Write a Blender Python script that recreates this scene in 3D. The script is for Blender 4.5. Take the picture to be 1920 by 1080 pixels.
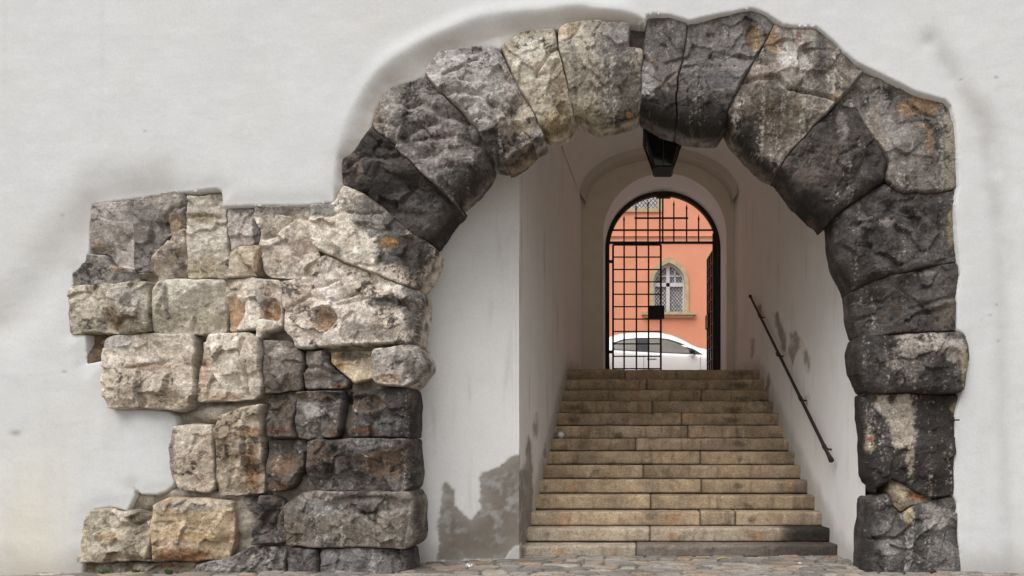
import bpy, math, random
import numpy as np
from mathutils import Vector, Matrix
R = math.radians
for o in list(bpy.data.objects): bpy.data.objects.remove(o)
scene = bpy.context.scene
COL = scene.collection
random.seed(5); rng = np.random.default_rng(7)

# ------------------------------------------------ camera
F = 1390.0; X0 = 1190.0; Y0 = 850.0; EYE = 1.25
cd = bpy.data.cameras.new("camera"); cam = bpy.data.objects.new("camera", cd); COL.objects.link(cam)
cam.location = (0, 0, EYE); cam.rotation_euler = (R(90), 0, 0)
cd.sensor_width = 36; cd.sensor_fit = 'HORIZONTAL'; cd.lens = F/1920*36
cd.shift_x = -(X0-960)/1920; cd.shift_y = (Y0-540)/1920
cd.clip_start = .05; cd.clip_end = 500
scene.camera = cam
# ------------------------------------------------ sky, sun, exposure
SUN_EL, SUN_AZ = R(60), R(210)      # azimuth clockwise from +Y : behind the camera, a little to the right
w = bpy.data.worlds.new("World"); scene.world = w; w.use_nodes = True
nt = w.node_tree; bg = nt.nodes['Background']
sk = nt.nodes.new('ShaderNodeTexSky'); sk.sky_type = 'NISHITA'; sk.sun_disc = False
sk.sun_elevation = SUN_EL; sk.sun_rotation = SUN_AZ; sk.air_density = 1.0; sk.dust_density = 4.0; sk.ozone_density = 1.0
hs = nt.nodes.new('ShaderNodeHueSaturation'); hs.inputs['Saturation'].default_value = .22
tint = nt.nodes.new('ShaderNodeMix'); tint.data_type = 'RGBA'; tint.blend_type = 'MULTIPLY'; tint.inputs[0].default_value = 1
tint.inputs[7].default_value = (.985, .992, 1.0, 1)
nt.links.new(sk.outputs[0], hs.inputs['Color']); nt.links.new(hs.outputs[0], tint.inputs[6]); nt.links.new(tint.outputs[2], bg.inputs[0])
bg.inputs[1].default_value = .11
sl = bpy.data.lights.new("sun", 'SUN'); sl.energy = 1.4; sl.angle = R(60); sl.color = (1, .985, .96)
so = bpy.data.objects.new("sun", sl); COL.objects.link(so)
sv = Vector((math.sin(SUN_AZ)*math.cos(SUN_EL), math.cos(SUN_AZ)*math.cos(SUN_EL), math.sin(SUN_EL)))
so.rotation_euler = sv.to_track_quat('Z', 'Y').to_euler(); so.location = (0, -5, 15)
scene.view_settings.view_transform = 'Standard'; scene.view_settings.look = 'None'
scene.view_settings.gamma = 1; scene.view_settings.exposure = 0.50
scene.cycles.max_bounces = 14; scene.cycles.diffuse_bounces = 12
# ------------------------------------------------ helpers
def lin(c):
    c = np.asarray(c, float)/255
    return np.where(c <= .04045, c/12.92, ((c+.055)/1.055)**2.4)
K = 1.12
def C(*c): return np.minimum(lin(c)*K, .85)
def wx(px, d): return (px-X0)*d/F
def wz(py, d): return EYE+(Y0-py)*d/F
def P(px, py, d): return (wx(px, d), d, wz(py, d))
_pr = np.random.default_rng(12345)
_PT = np.concatenate([_pr.permutation(1024)]*3).astype(np.int32)
_gt = _pr.normal(size=(1024, 3)).astype(np.float32); _gt /= np.linalg.norm(_gt, axis=1)[:, None]
def perlin(p, s=0):
    """gradient noise in [-1,1], p Nx3"""
    p = np.asarray(p, np.float32); i = np.floor(p).astype(np.int32); f = p-i; u = f*f*f*(f*(f*6-15)+10)
    i = (i+np.array([s*37, s*101, s*17], np.int32)) & 1023; out = np.zeros(len(p), np.float32)
    for dx in (0, 1):
        hx = _PT[(i[:, 0]+dx) & 1023]; wx_ = u[:, 0] if dx else 1-u[:, 0]; fx = f[:, 0]-dx
        for dy in (0, 1):
            hy = _PT[hx+((i[:, 1]+dy) & 1023)]; wy_ = wx_*(u[:, 1] if dy else 1-u[:, 1]); fy = f[:, 1]-dy
            for dz in (0, 1):
                g = _gt[_PT[hy+((i[:, 2]+dz) & 1023)]]
                out += (g[:, 0]*fx+g[:, 1]*fy+g[:, 2]*(f[:, 2]-dz))*wy_*(u[:, 2] if dz else 1-u[:, 2])
    return out*1.6
def fbm(p, sc=1., oct=4, s=0, gain=.5, ridge=False):
    p = np.asarray(p)*sc; a = 1.; t = 0; o = 0
    for k in range(oct):
        n = perlin(p*(2.03**k)+k*7.3, s+k*31)
        if ridge: n = 1-2*np.abs(n)
        o = o+a*n; t += a; a *= gain
    return o/t
def ss(a, b, x):
    t = np.clip((x-a)/(b-a), 0, 1); return t*t*(3-2*t)
def mixc(a, b, m): return a*(1-m[:, None])+b*m[:, None]
def _sdc(q, A, B, AB, L2):
    ap = q[:, None]-A[None]; t = np.clip((ap*AB[None]).sum(2)/L2, 0, 1)
    c = A[None]+t[..., None]*AB[None]; d = ((q[:, None]-c)**2).sum(2); j = d.argmin(1); r = np.arange(len(q))
    return np.sqrt(d[r, j]), c[r, j], j
def _insd(q, A, B, AB):
    cond = ((A[None, :, 1] > q[:, None, 1]) != (B[None, :, 1] > q[:, None, 1]))
    xin = AB[None, :, 0]*(q[:, None, 1]-A[None, :, 1])/(AB[None, :, 1]+1e-15)+A[None, :, 0]
    return (cond & (q[:, None, 0] < xin)).sum(1) % 2 == 1
def seg_dist(p, poly, closed=True):
    """distance from points to polyline, nearest point, segment index, inside flag (tiled for speed)"""
    p = np.asarray(p, float); A = poly; B = np.roll(poly, -1, 0)
    if not closed: A, B = poly[:-1], poly[1:]
    n = len(p); D = np.empty(n); Q = np.empty((n, 2)); I = np.zeros(n, int); IN = np.zeros(n, bool)
    if n == 0: return D, Q, I, IN
    AB = B-A; L2 = (AB**2).sum(1)+1e-12
    lo = p.min(0); span = max((p.max(0)-lo).max(), 1e-6); nt_ = int(np.clip(math.sqrt(n/220), 1, 110)); ts = span/nt_*1.0001
    ti = ((p-lo)/ts).astype(int); key = ti[:, 0]*1000+ti[:, 1]; od = np.argsort(key, kind='stable'); ks = key[od]
    cuts = np.r_[0, np.where(np.diff(ks))[0]+1, n]; cen = lo+(ti[od[cuts[:-1]]]+.5)*ts; rad = ts*.7072
    cd_ = np.empty((len(cen), len(A)))
    for s in range(0, len(cen), 2000):
        q = cen[s:s+2000]; ap = q[:, None]-A[None]; t = np.clip((ap*AB[None]).sum(2)/L2, 0, 1); cd_[s:s+2000] = np.sqrt(((ap-t[..., None]*AB[None])**2).sum(2))
    cmin = cd_.min(1); cin = _insd(cen, A, B, AB) if closed else np.zeros(len(cen), bool)
    for k in range(len(cen)):
        ids = od[cuts[k]:cuts[k+1]]; sg = np.where(cd_[k] <= cmin[k]+2*rad)[0]
        d, c, j = _sdc(p[ids], A[sg], B[sg], AB[sg], L2[sg]); D[ids] = d; Q[ids] = c; I[ids] = sg[j]
        if closed: IN[ids] = cin[k] if cmin[k] > rad else _insd(p[ids], A, B, AB)
    return D, Q, I, IN
def resample(poly, step, closed=True, flags=None):
    out = []; fl = []; n = len(poly)
    for i in range(n if closed else n-1):
        a = np.array(poly[i], float); b = np.array(poly[(i+1) % n], float)
        k = max(1, int(np.hypot(*(b-a))/step))
        for j in range(k):
            out.append(a+(b-a)*j/k)
            if flags is not None: fl.append(flags[i] and flags[(i+1) % n])
    if not closed: out.append(np.array(poly[-1], float))
    return np.array(out), np.array(fl) if flags is not None else None
def mk(name, V, Q, mat, parent=None, col=None, smooth=True):
    """mesh from arrays of vertices and quads"""
    V = np.asarray(V, np.float32); Q = np.asarray(Q, np.int32)
    me = bpy.data.meshes.new(name); me.vertices.add(len(V)); me.vertices.foreach_set('co', V.ravel())
    k = Q.shape[1]; me.loops.add(Q.size); me.loops.foreach_set('vertex_index', Q.ravel())
    me.polygons.add(len(Q)); me.polygons.foreach_set('loop_start', np.arange(0, Q.size, k, dtype=np.int32))
    me.polygons.foreach_set('loop_total', np.full(len(Q), k, np.int32))
    if smooth: me.polygons.foreach_set('use_smooth', np.ones(len(Q), bool))
    me.update(calc_edges=True)
    if col is not None:
        a = me.color_attributes.new('Col', 'FLOAT_COLOR', 'POINT')
        c = np.ones((len(V), 4), np.float32); c[:, :3] = np.clip(col, 0.004, .88); a.data.foreach_set('color', c.ravel())
    me.materials.append(mat)
    o = bpy.data.objects.new(name, me); COL.objects.link(o)
    if parent:
        o.parent = parent; me.transform(Matrix.Translation(-rootloc(parent)))
    return o
def rootloc(q):
    m = Vector(q.location)
    while q.parent: q = q.parent; m = m+Vector(q.location)
    return m
def sheet(poly, h, hole=False, box=None):
    """quad grid clipped to a polygon (2-D), border vertices snapped onto it. returns pts, quads, signed distance, seg index"""
    if box is None: box = (*poly.min(0), *poly.max(0))
    xs = np.arange(box[0]-h, box[2]+2*h, h); zs = np.arange(box[1]-h, box[3]+2*h, h)
    nx, nz = len(xs), len(zs); G = np.stack(np.meshgrid(xs, zs), -1).reshape(-1, 2)
    D, Q, I, IN = seg_dist(G, poly); sd = np.where(IN, D, -D)
    near = np.abs(sd) < .62*h
    G = np.where(near[:, None], Q, G); sd = np.where(near, 0, sd)
    keep = sd >= 0
    idx = np.arange(nx*nz).reshape(nz, nx)
    q = np.stack([idx[:-1, :-1], idx[:-1, 1:], idx[1:, 1:], idx[1:, :-1]], -1).reshape(-1, 4)
    q = q[keep[q].all(1) & (sd[q].max(1) > 0)]
    u, inv = np.unique(q, return_inverse=True)
    return G[u], inv.reshape(-1, 4), sd[u], I[u]
def border(q):
    e = np.concatenate([q[:, [0, 1]], q[:, [1, 2]], q[:, [2, 3]], q[:, [3, 0]]])
    key = np.sort(e, 1); kk = key[:, 0].astype(np.int64)*10**7+key[:, 1]
    _, inv, cnt = np.unique(kk, return_inverse=True, return_counts=True)
    return e[cnt[inv] == 1]
class MB:
    """collects boxes, tubes and prisms for ONE mesh"""
    def __init__(s): s.v = []; s.f = []
    def add(s, v, f):
        n = len(s.v); s.v += [tuple(x) for x in v]; s.f += [tuple(i+n for i in g) for g in f]; return s
    def box(s, a, b):
        x0, y0, z0 = a; x1, y1, z1 = b
        return s.add([(x0,y0,z0),(x1,y0,z0),(x1,y1,z0),(x0,y1,z0),(x0,y0,z1),(x1,y0,z1),(x1,y1,z1),(x0,y1,z1)],
                     [(0,3,2,1),(4,5,6,7),(0,1,5,4),(1,2,6,5),(2,3,7,6),(3,0,4,7)])
    def bar(s, a, b, w, t=None, up=(0, 1, 0)):
        t = t or w; a = Vector(a); b = Vector(b); d = (b-a).normalized(); u = Vector(up)
        if abs(d.dot(u)) > .95: u = Vector((1, 0, 0))
        x = d.cross(u).normalized()*w/2; y = x.cross(d).normalized()*t/2
        v = [a-x-y, a+x-y, a+x+y, a-x+y, b-x-y, b+x-y, b+x+y, b-x+y]
        return s.add(v, [(0,3,2,1),(4,5,6,7),(0,1,5,4),(1,2,6,5),(2,3,7,6),(3,0,4,7)])
    def tube(s, pts, r, n=10, cap=True):
        pts = [Vector(p) for p in pts]; rs = r if isinstance(r, (list, tuple)) else [r]*len(pts)
        V = []; Fc = []; ux = None
        for i, p in enumerate(pts):
            d = (pts[min(i+1, len(pts)-1)]-pts[max(i-1, 0)]).normalized()
            if ux is None: ux = d.orthogonal().normalized()
            ux = (ux-d*ux.dot(d)).normalized(); uy = d.cross(ux)
            for k in range(n):
                a = 2*math.pi*k/n; V.append(p+(ux*math.cos(a)+uy*math.sin(a))*rs[i])
        for i in range(len(pts)-1):
            for k in range(n):
                a = i*n+k; b = i*n+(k+1) % n; Fc.append((a, b, b+n, a+n))
        if cap: Fc.append(tuple(reversed(range(n)))); Fc.append(tuple((len(pts)-1)*n+k for k in range(n)))
        return s.add(V, Fc)
    def prism(s, pts, y0, y1):
        """pts = (x,z) outline counter-clockwise seen from -Y, extruded in depth"""
        n = len(pts); V = [(x, y0, z) for x, z in pts]+[(x, y1, z) for x, z in pts]
        Fc = [tuple(range(n)), tuple(range(2*n-1, n-1, -1))]+[(i, i+n, (i+1) % n+n, (i+1) % n) for i in range(n)]
        return s.add(V, Fc)
    def build(s, name, mat, parent=None, smooth=False, bevel=0):
        me = bpy.data.meshes.new(name); me.from_pydata(s.v, [], s.f); me.update()
        import bmesh
        bm = bmesh.new(); bm.from_mesh(me); bmesh.ops.recalc_face_normals(bm, faces=bm.faces)
        if bevel: bmesh.ops.bevel(bm, geom=list(bm.edges), offset=bevel, segments=2, affect='EDGES', profile=.6)
        bm.to_mesh(me); bm.free()
        if smooth: me.polygons.foreach_set('use_smooth', [True]*len(me.polygons))
        me.materials.append(mat); o = bpy.data.objects.new(name, me); COL.objects.link(o)
        if smooth:
            try: me.set_sharp_from_angle(angle=R(40))
            except Exception: pass
        if parent:
            o.parent = parent
            me.transform(Matrix.Translation(-rootloc(parent)))
        return o
def thing(name, label, cat, loc=(0, 0, 0), group=None):
    o = bpy.data.objects.new(name, None); o.empty_display_size = .2; COL.objects.link(o); o.location = loc
    return tag(o, label, cat, group)
def tag(o, label, cat, group=None):
    o['label'] = label; o['category'] = cat
    if group: o['group'] = group
    return o
# ------------------------------------------------ materials
def nodes(name):
    m = bpy.data.materials.new(name); m.use_nodes = True; t = m.node_tree; b = t.nodes['Principled BSDF']; return m, t, b
def N(t, typ, **kw):
    n = t.nodes.new(typ)
    for k, v in kw.items():
        if k.startswith('i_'): n.inputs[k[2:].replace('_', ' ')].default_value = v
        else: setattr(n, k, v)
    return n
def vcmat(name, speck=.35, sc=70, pit=.5, bump=.5, dist=.006, rough=.92, sc2=9, big=.12, spec=.25):
    """surface whose own colour is the vertex colour, broken up by grain, pits and relief"""
    m, t, b = nodes(name); L = t.links.new
    a = N(t, 'ShaderNodeVertexColor', layer_name='Col'); g = N(t, 'ShaderNodeNewGeometry')
    n1 = N(t, 'ShaderNodeTexNoise', i_Scale=sc, i_Detail=5., i_Roughness=.7); L(g.outputs['Position'], n1.inputs['Vector'])
    n2 = N(t, 'ShaderNodeTexNoise', i_Scale=sc2, i_Detail=6., i_Roughness=.65); L(g.outputs['Position'], n2.inputs['Vector'])
    r1 = N(t, 'ShaderNodeMapRange'); r1.inputs[1].default_value = .34; r1.inputs[2].default_value = .66
    r1.inputs[3].default_value = 1-speck; r1.inputs[4].default_value = 1+speck; L(n1.outputs[0], r1.inputs[0])
    r2 = N(t, 'ShaderNodeMapRange'); r2.inputs[1].default_value = .3; r2.inputs[2].default_value = .7
    r2.inputs[3].default_value = 1-big; r2.inputs[4].default_value = 1+big; L(n2.outputs[0], r2.inputs[0])
    mu = N(t, 'ShaderNodeMath', operation='MULTIPLY'); L(r1.outputs[0], mu.inputs[0]); L(r2.outputs[0], mu.inputs[1])
    v = N(t, 'ShaderNodeTexVoronoi', i_Scale=sc*.55); L(g.outputs['Position'], v.inputs['Vector'])
    r3 = N(t, 'ShaderNodeMapRange'); r3.inputs[1].default_value = .1; r3.inputs[2].default_value = .35
    r3.inputs[3].default_value = 1-pit; r3.inputs[4].default_value = 1; L(v.outputs['Distance'], r3.inputs[0])
    mu2 = N(t, 'ShaderNodeMath', operation='MULTIPLY'); L(mu.outputs[0], mu2.inputs[0]); L(r3.outputs[0], mu2.inputs[1])
    vm = N(t, 'ShaderNodeVectorMath', operation='SCALE'); L(a.outputs['Color'], vm.inputs[0]); L(mu2.outputs[0], vm.inputs['Scale'])
    L(vm.outputs[0], b.inputs['Base Color']); b.inputs['Roughness'].default_value = rough
    b.inputs['Specular IOR Level'].default_value = spec
    ad = N(t, 'ShaderNodeMath', operation='ADD'); L(n1.outputs[0], ad.inputs[0]); L(r3.outputs[0], ad.inputs[1])
    bp = N(t, 'ShaderNodeBump', i_Strength=bump, i_Distance=dist); L(ad.outputs[0], bp.inputs['Height']); L(bp.outputs[0], b.inputs['Normal'])
    return m
def plain(name, col, rough=.5, metal=0, var=0, sc=8, bump=0, spec=.5, coat=0):
    m, t, b = nodes(name); L = t.links.new
    b.inputs['Base Color'].default_value = (*col, 1); b.inputs['Roughness'].default_value = rough; b.inputs['Metallic'].default_value = metal
    b.inputs['Specular IOR Level'].default_value = spec; b.inputs['Coat Weight'].default_value = coat
    if var:
        g = N(t, 'ShaderNodeNewGeometry'); n = N(t, 'ShaderNodeTexNoise', i_Scale=sc, i_Detail=6., i_Roughness=.65); L(g.outputs['Position'], n.inputs['Vector'])
        r = N(t, 'ShaderNodeMapRange'); r.inputs[1].default_value = .3; r.inputs[2].default_value = .7; r.inputs[3].default_value = 1-var; r.inputs[4].default_value = 1+var
        L(n.outputs[0], r.inputs[0]); vm = N(t, 'ShaderNodeVectorMath', operation='SCALE'); vm.inputs[0].default_value = col
        L(r.outputs[0], vm.inputs['Scale']); L(vm.outputs[0], b.inputs['Base Color'])
        if bump:
            bp = N(t, 'ShaderNodeBump', i_Strength=bump, i_Distance=.01); L(n.outputs[0], bp.inputs['Height']); L(bp.outputs[0], b.inputs['Normal'])
    return m
M_stone = vcmat('weathered_stone', speck=.26, sc=70, pit=.35, bump=.8, dist=.012, sc2=14, big=.16)
M_plaster = vcmat('lime_plaster', speck=.04, sc=45, pit=.04, bump=.45, dist=.004, sc2=2.3, big=.03, spec=.2)
M_step = vcmat('worn_step_stone', speck=.3, sc=60, pit=.35, bump=.5, dist=.005, sc2=8, big=.15)
M_pave = vcmat('paving_stone', speck=.25, sc=50, pit=.25, bump=.6, dist=.006, sc2=8, big=.15, rough=.8)
M_iron = plain('black_iron', (.012, .011, .010), .55, 0, .3, 40, .3)
M_rust = plain('rail_iron', (.02, .013, .010), .6, 0, .4, 30, .3)
M_wood = plain('tarred_wood', (.03, .022, .015), .75, 0, .4, 20, .4)
M_glassdark = plain('dark_lantern_glass', (.01, .011, .012), .08, 0, spec=.6)  # dark reflection in the lantern panes put into the glass colour
M_orange = plain('orange_render', tuple(C(213, 146, 118)), .9, 0, .06, 1.5, .3, spec=.2)
M_orange2 = plain('orange_render_band', tuple(C(214, 158, 130)), .9, 0, .06, 3, .3, spec=.2)
M_sand = plain('sandstone_trim', tuple(C(176, 160, 130)), .9, 0, .22, 9, .4, spec=.2)
M_white = plain('car_white', (.85, .85, .85), .22, 0, coat=.6)
M_carglass = plain('car_glass', (.10, .085, .06), .1, 0, .35, 2.5, spec=.5)  # tan reflection in the windows put into the glass colour
M_black = plain('black_rubber', (.015, .015, .016), .6)
M_chrome = plain('alloy', (.5, .5, .5), .3, .9)
M_lead = plain('lead_lattice', (.03, .03, .035), .6)
M_pane = plain('leaded_glass', tuple(C(225, 228, 230)), .3, 0, .45, 14, 0, spec=.6)
M_ground = plain('ground_stone', tuple(C(140, 132, 122)), .9, 0, .2, 3, .3, spec=.2)
M_street = plain('pale_street_paving', (.40, .39, .37), .9, 0, .15, 5, .3)  # unseen light paving, kept pale to bounce light up into the vault
M_roof = plain('roof_tile', (.2, .08, .05), .9, 0, .3, 6, .3)
M_paper = plain('paper', (.8, .8, .82), .8)
M_yellow = plain('yellow_plastic', (.65, .6, .03), .5)
M_ball = plain('ball_white', (.85, .83, .78), .5, 0, .06, 20)
M_leaf = plain('weed_green', (.06, .1, .03), .8, 0, .3, 30)
M_leafdry = plain('dry_leaf', (.18, .07, .03), .8, 0, .3, 30)
PLA = C(201, 202, 202); INN = np.array([.87, .865, .85])

# ------------------------------------------------ outlines (photograph pixels -> metres at their own depth)
DF = 7.76      # plane in which the stones meet their joints
DB = 8.13      # back edge of the arch soffit and jambs
OUT = [(160,1100),(160,1075),(163,1040),(166,1000),(172,965),(185,955),(215,950),(243,958),(258,930),(257,916),(270,926),(295,927),(315,922),(330,910),(333,895),(329,860),(327,835),(332,810),
 (337,797),(334,782),(320,772),(295,769),(222,767),(207,740),(206,692),(204,677),(169,684),(170,630),(145,625),(142,592),(142,555),(147,515),(165,505),(174,495),(175,442),(180,387),(255,376),(310,369),(350,366),
 (372,364),(415,359),(424,363),(426,392),(480,391),(580,390),(632,385),(639,367),(651,352),(650,305),(677,280),(700,241),(705,215),(720,185),(740,167),(780,155),(799,145),(805,133),(827,107),(857,97),(895,95),(927,95),(939,99),(945,92),
 (975,66),(1040,58),(1047,60),(1062,52),(1085,49),(1127,46),(1180,51),(1209,50),(1212,39),(1225,37),(1255,39),(1290,50),(1325,42),(1405,26),(1415,28),(1435,37),(1465,57),(1490,60),(1527,61),(1552,82),(1580,110),(1602,127),(1652,152),(1710,181),(1765,196),
 (1775,207),(1782,237),(1785,267),(1789,355),(1782,390),(1785,442),(1790,492),(1792,520),(1787,552),(1789,622),(1800,630),(1807,652),(1805,695),(1797,740),(1786,778),(1785,850),(1783,929),(1789,941),(1793,1023),(1799,1100)]
INT = [(786,1100),(786,1057),(786,1022),(798,1012),(800,935),(791,915),(794,885),(789,835),(791,805),(791,740),(786,731),(797,717),(815,697),(815,687),(805,660),(800,655),(807,617),(810,580),(810,562),(801,552),(820,522),(834,487),(824,472),(845,437),(875,404),(870,397),
 (902,372),(920,350),(930,325),(942,332),(965,330),(1005,300),(1022,267),(1040,274),(1065,267),(1085,240),(1117,255),(1155,252),(1187,240),(1200,235),(1210,241),(1240,257),(1277,270),(1310,275),(1342,275),(1360,259),(1367,277),(1427,340),(1447,345),(1480,392),(1530,435),(1546,430),(1547,455),(1555,500),
 (1562,520),(1580,555),(1582,595),(1591,640),(1584,665),(1590,707),(1604,742),(1611,834),(1613,891),(1627,926),(1611,930),(1604,992),(1602,1100)]
def cv(poly, d): return np.array([(wx(x, d), wz(y, d)) for x, y in poly])
OUTW = cv(OUT, DF); INTW = cv(INT, DB)
# opening side closed low below the ground
REGION = np.concatenate([OUTW, INTW[::-1]])     # stone region: outer contour then back along the soffit

# ------------------------------------------------ the plastered building
bld = thing('plastered_building', 'large off-white plastered building wall with an ancient stone archway and covered stair passage through it', 'building', (0, DF, 0))
def facade():
    h = .014
    x0, x1, z0, z1 = -7.4, 5.8, -.06, 7.5
    xs = np.arange(x0, x1, h); zs = np.arange(z0, z1, h); nx, nz = len(xs), len(zs)
    G = np.stack(np.meshgrid(xs, zs), -1).reshape(-1, 2)
    hole = np.concatenate([OUTW, [[OUTW[-1][0], -1.5]], [[OUTW[0][0], -1.5]]])
    # jitter of the plaster lip
    hole, _ = resample(hole, .03); j = fbm(np.c_[hole[:, 0], hole[:, 1]*0, hole[:, 1]], 9, 3, 3)
    nrm = np.roll(hole, -1, 0)-np.roll(hole, 1, 0); nrm = np.c_[nrm[:, 1], -nrm[:, 0]]/(np.hypot(*nrm.T)[:, None]+1e-9)
    hole = hole+nrm*j[:, None]*.008
    D = np.full(len(G), 9.); Q = G.copy(); IN = np.zeros(len(G), bool)
    bb = (G[:, 0] > hole[:, 0].min()-1.2) & (G[:, 0] < hole[:, 0].max()+1.2) & (G[:, 1] < hole[:, 1].max()+1.2)
    ii = np.where(bb)[0]; d_, q_, _, in_ = seg_dist(G[ii], hole); D[ii] = d_; Q[ii] = q_; IN[ii] = in_
    sd = np.where(IN, -D, D)                         # positive = plaster
    near = np.abs(sd) < .6*h; G = np.where(near[:, None], Q, G); sd = np.where(near, 0, sd)
    keep = sd > -.035
    # relief
    px = X0+G[:, 0]*F/7.7; py = Y0-(G[:, 1]-EYE)*F/7.7
    p3 = np.c_[G[:, 0], G[:, 0]*0, G[:, 1]]
    y = np.full(len(G), 7.70)
    y -= .05*ss(900, 300, py)                         # the plaster stands prouder higher up
    band = np.array([(628,392),(622,330),(640,240),(668,190),(700,140),(760,98),(830,64),(900,34),(960,27),(1020,22),(1080,14),(1140,24),(1206,30),(1212,60),(1000,80),(820,160),(720,300),(660,392)], float)
    for _ in range(3): band = np.stack([.75*band+.25*np.roll(band, -1, 0), .25*band+.75*np.roll(band, -1, 0)], 1).reshape(-1, 2)
    jb = fbm(np.c_[band/60., band[:, :1]*0], 1, 4, 31); band = band+np.c_[jb, -jb]*5
    bw, _ = resample([(a, b) for a, b in band], 14)
    sel = (px > 540) & (px < 1290) & (py < 470); si = np.where(sel)[0]
    bd, _, _, bin_ = seg_dist(np.c_[px, py][si], bw)
    bd = bd*7.7/F; t = np.zeros(len(G)); tt = np.where(bin_, bd/(bd+np.maximum(sd[si], 0)+.02), 0); t[si] = tt
    y += .085*ss(0, 1.0, t)
    # outer lip bulges out a little
    lipb = np.zeros(len(G)); lipb[si] = np.exp(-(bd/.10)**2)*(bd < .4); edge = lipb*ss(640, 760, px)*ss(1215, 1150, px)
    y -= .03*edge
    # second, shallow hollow above the right part of the arch, and along the left wall
    y += .018*np.exp(-(np.maximum(sd, 0)/.10)**2)*(1-ss(0, .3, t))*ss(1000, 600, px)
    def groove(pl, wd, amp):
        w_ = np.array(pl, float); bb2 = (px > w_[:, 0].min()-200) & (px < w_[:, 0].max()+200) & (py > w_[:, 1].min()-200) & (py < w_[:, 1].max()+200)
        k = np.where(bb2)[0]; d2, _, _, _ = seg_dist(np.c_[px, py][k], w_, False); r = np.zeros(len(G)); r[k] = amp*np.exp(-(d2/wd)**2); return r
    g1 = groove([(1745,85),(1775,130),(1812,190),(1850,250),(1868,330),(1885,470),(1890,700),(1905,1100)], 22, 1)
    g2 = groove([(300,352),(200,370),(140,440),(85,530),(10,600)], 45, 1)
    g3 = groove([(1830,190),(1800,240),(1800,420),(1812,600)], 30, 1)
    y += .036*g1+.045*g2*1.0-.012*g3
    y += .014*fbm(p3, .9, 3, 11)+.003*fbm(p3, 5, 3, 12)
    # the lip turns back behind the stones
    k = np.where(sd < .004)[0]; q = np.clip((.004-sd[k])/.03, 0, 1); y[k] += .20*q**1.6
    # colour: nearly even lime wash, greyed low down, smudges with shapes of their own, shade of band and groove painted in
    c = np.tile(PLA, (len(G), 1)); n = fbm(p3, 1.3, 4, 21); n2 = fbm(p3*np.array([5, 1, .8]), 1.2, 4, 22)
    c = mixc(c, C(200, 197, 192), ss(-.1, .7, n)*.4)
    c = mixc(c, C(190, 187, 182), ss(.0, .6, n2)*.35*ss(400, 900, py))
    c = mixc(c, C(172, 168, 163), np.clip(g2*ss(-.7, .4, fbm(p3, 1.5, 3, 23))*.6, 0, 1))
    c = mixc(c, C(168, 166, 163), np.clip(g1*ss(-.7, .3, fbm(p3, 3, 3, 24))*(.25+.4*ss(600, 300, py)), 0, 1))  # soft shade of the right-hand groove painted into the plaster
    c = mixc(c, C(180, 170, 156), np.clip(ss(.0, .7, t)*(.45+.5*fbm(p3*np.array([2, 1, 9]), 1.3, 4, 32)), 0, 1))  # brownish shade of the down-facing band put into the colour, with brush strokes
    c = mixc(c, C(168, 160, 148), np.clip(np.exp(-(np.maximum(sd, 0)/.03)**2)*ss(.0, .6, fbm(p3, 5, 3, 25))*.3, 0, 1))
    dr = fbm(p3*np.array([7, 1, .5]), 1, 4, 27); c = mixc(c, C(180, 176, 170), ss(.2, .7, dr)*.18)
    tr = fbm(p3*np.array([1.6, 1, 4]), 1.5, 5, 28, .6); y += .0022*tr; c = c*(1+.02*tr)[:, None]
    yel = np.exp(-((px-60)/80)**2)*ss(700, 1070, py); c = mixc(c, C(206, 198, 172), yel*.5)
    low = ss(1010, 1075, py+18*fbm(p3, 3, 3, 26)); c = mixc(c, C(150, 143, 134), low*.5)
    # small chips in the plaster
    for a, b, r in [(277,249,3),(30,812,9),(120,405,3),(1863,150,4),(1800,151,3),(1868,572,3),(122,697,4),(1855,592,3),(1838,600,2),(1872,640,3),(1400,170,0)]:
        if r == 0: continue
        e = np.exp(-(((px-a)/(r*1.1))**2+((py-b)/(r*.6))**2)); c = mixc(c, C(140, 134, 126), np.clip(e*.7, 0, 1)); y += .002*e
    idx = np.arange(nx*nz).reshape(nz, nx)
    q = np.stack([idx[:-1, :-1], idx[:-1, 1:], idx[1:, 1:], idx[1:, :-1]], -1).reshape(-1, 4); q = q[keep[q].all(1)]
    u, inv = np.unique(q, return_inverse=True)
    mk('facade_wall', np.c_[G[:, 0], y, G[:, 1]][u], inv.reshape(-1, 4), M_plaster, bld, c[u])
facade()

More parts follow.
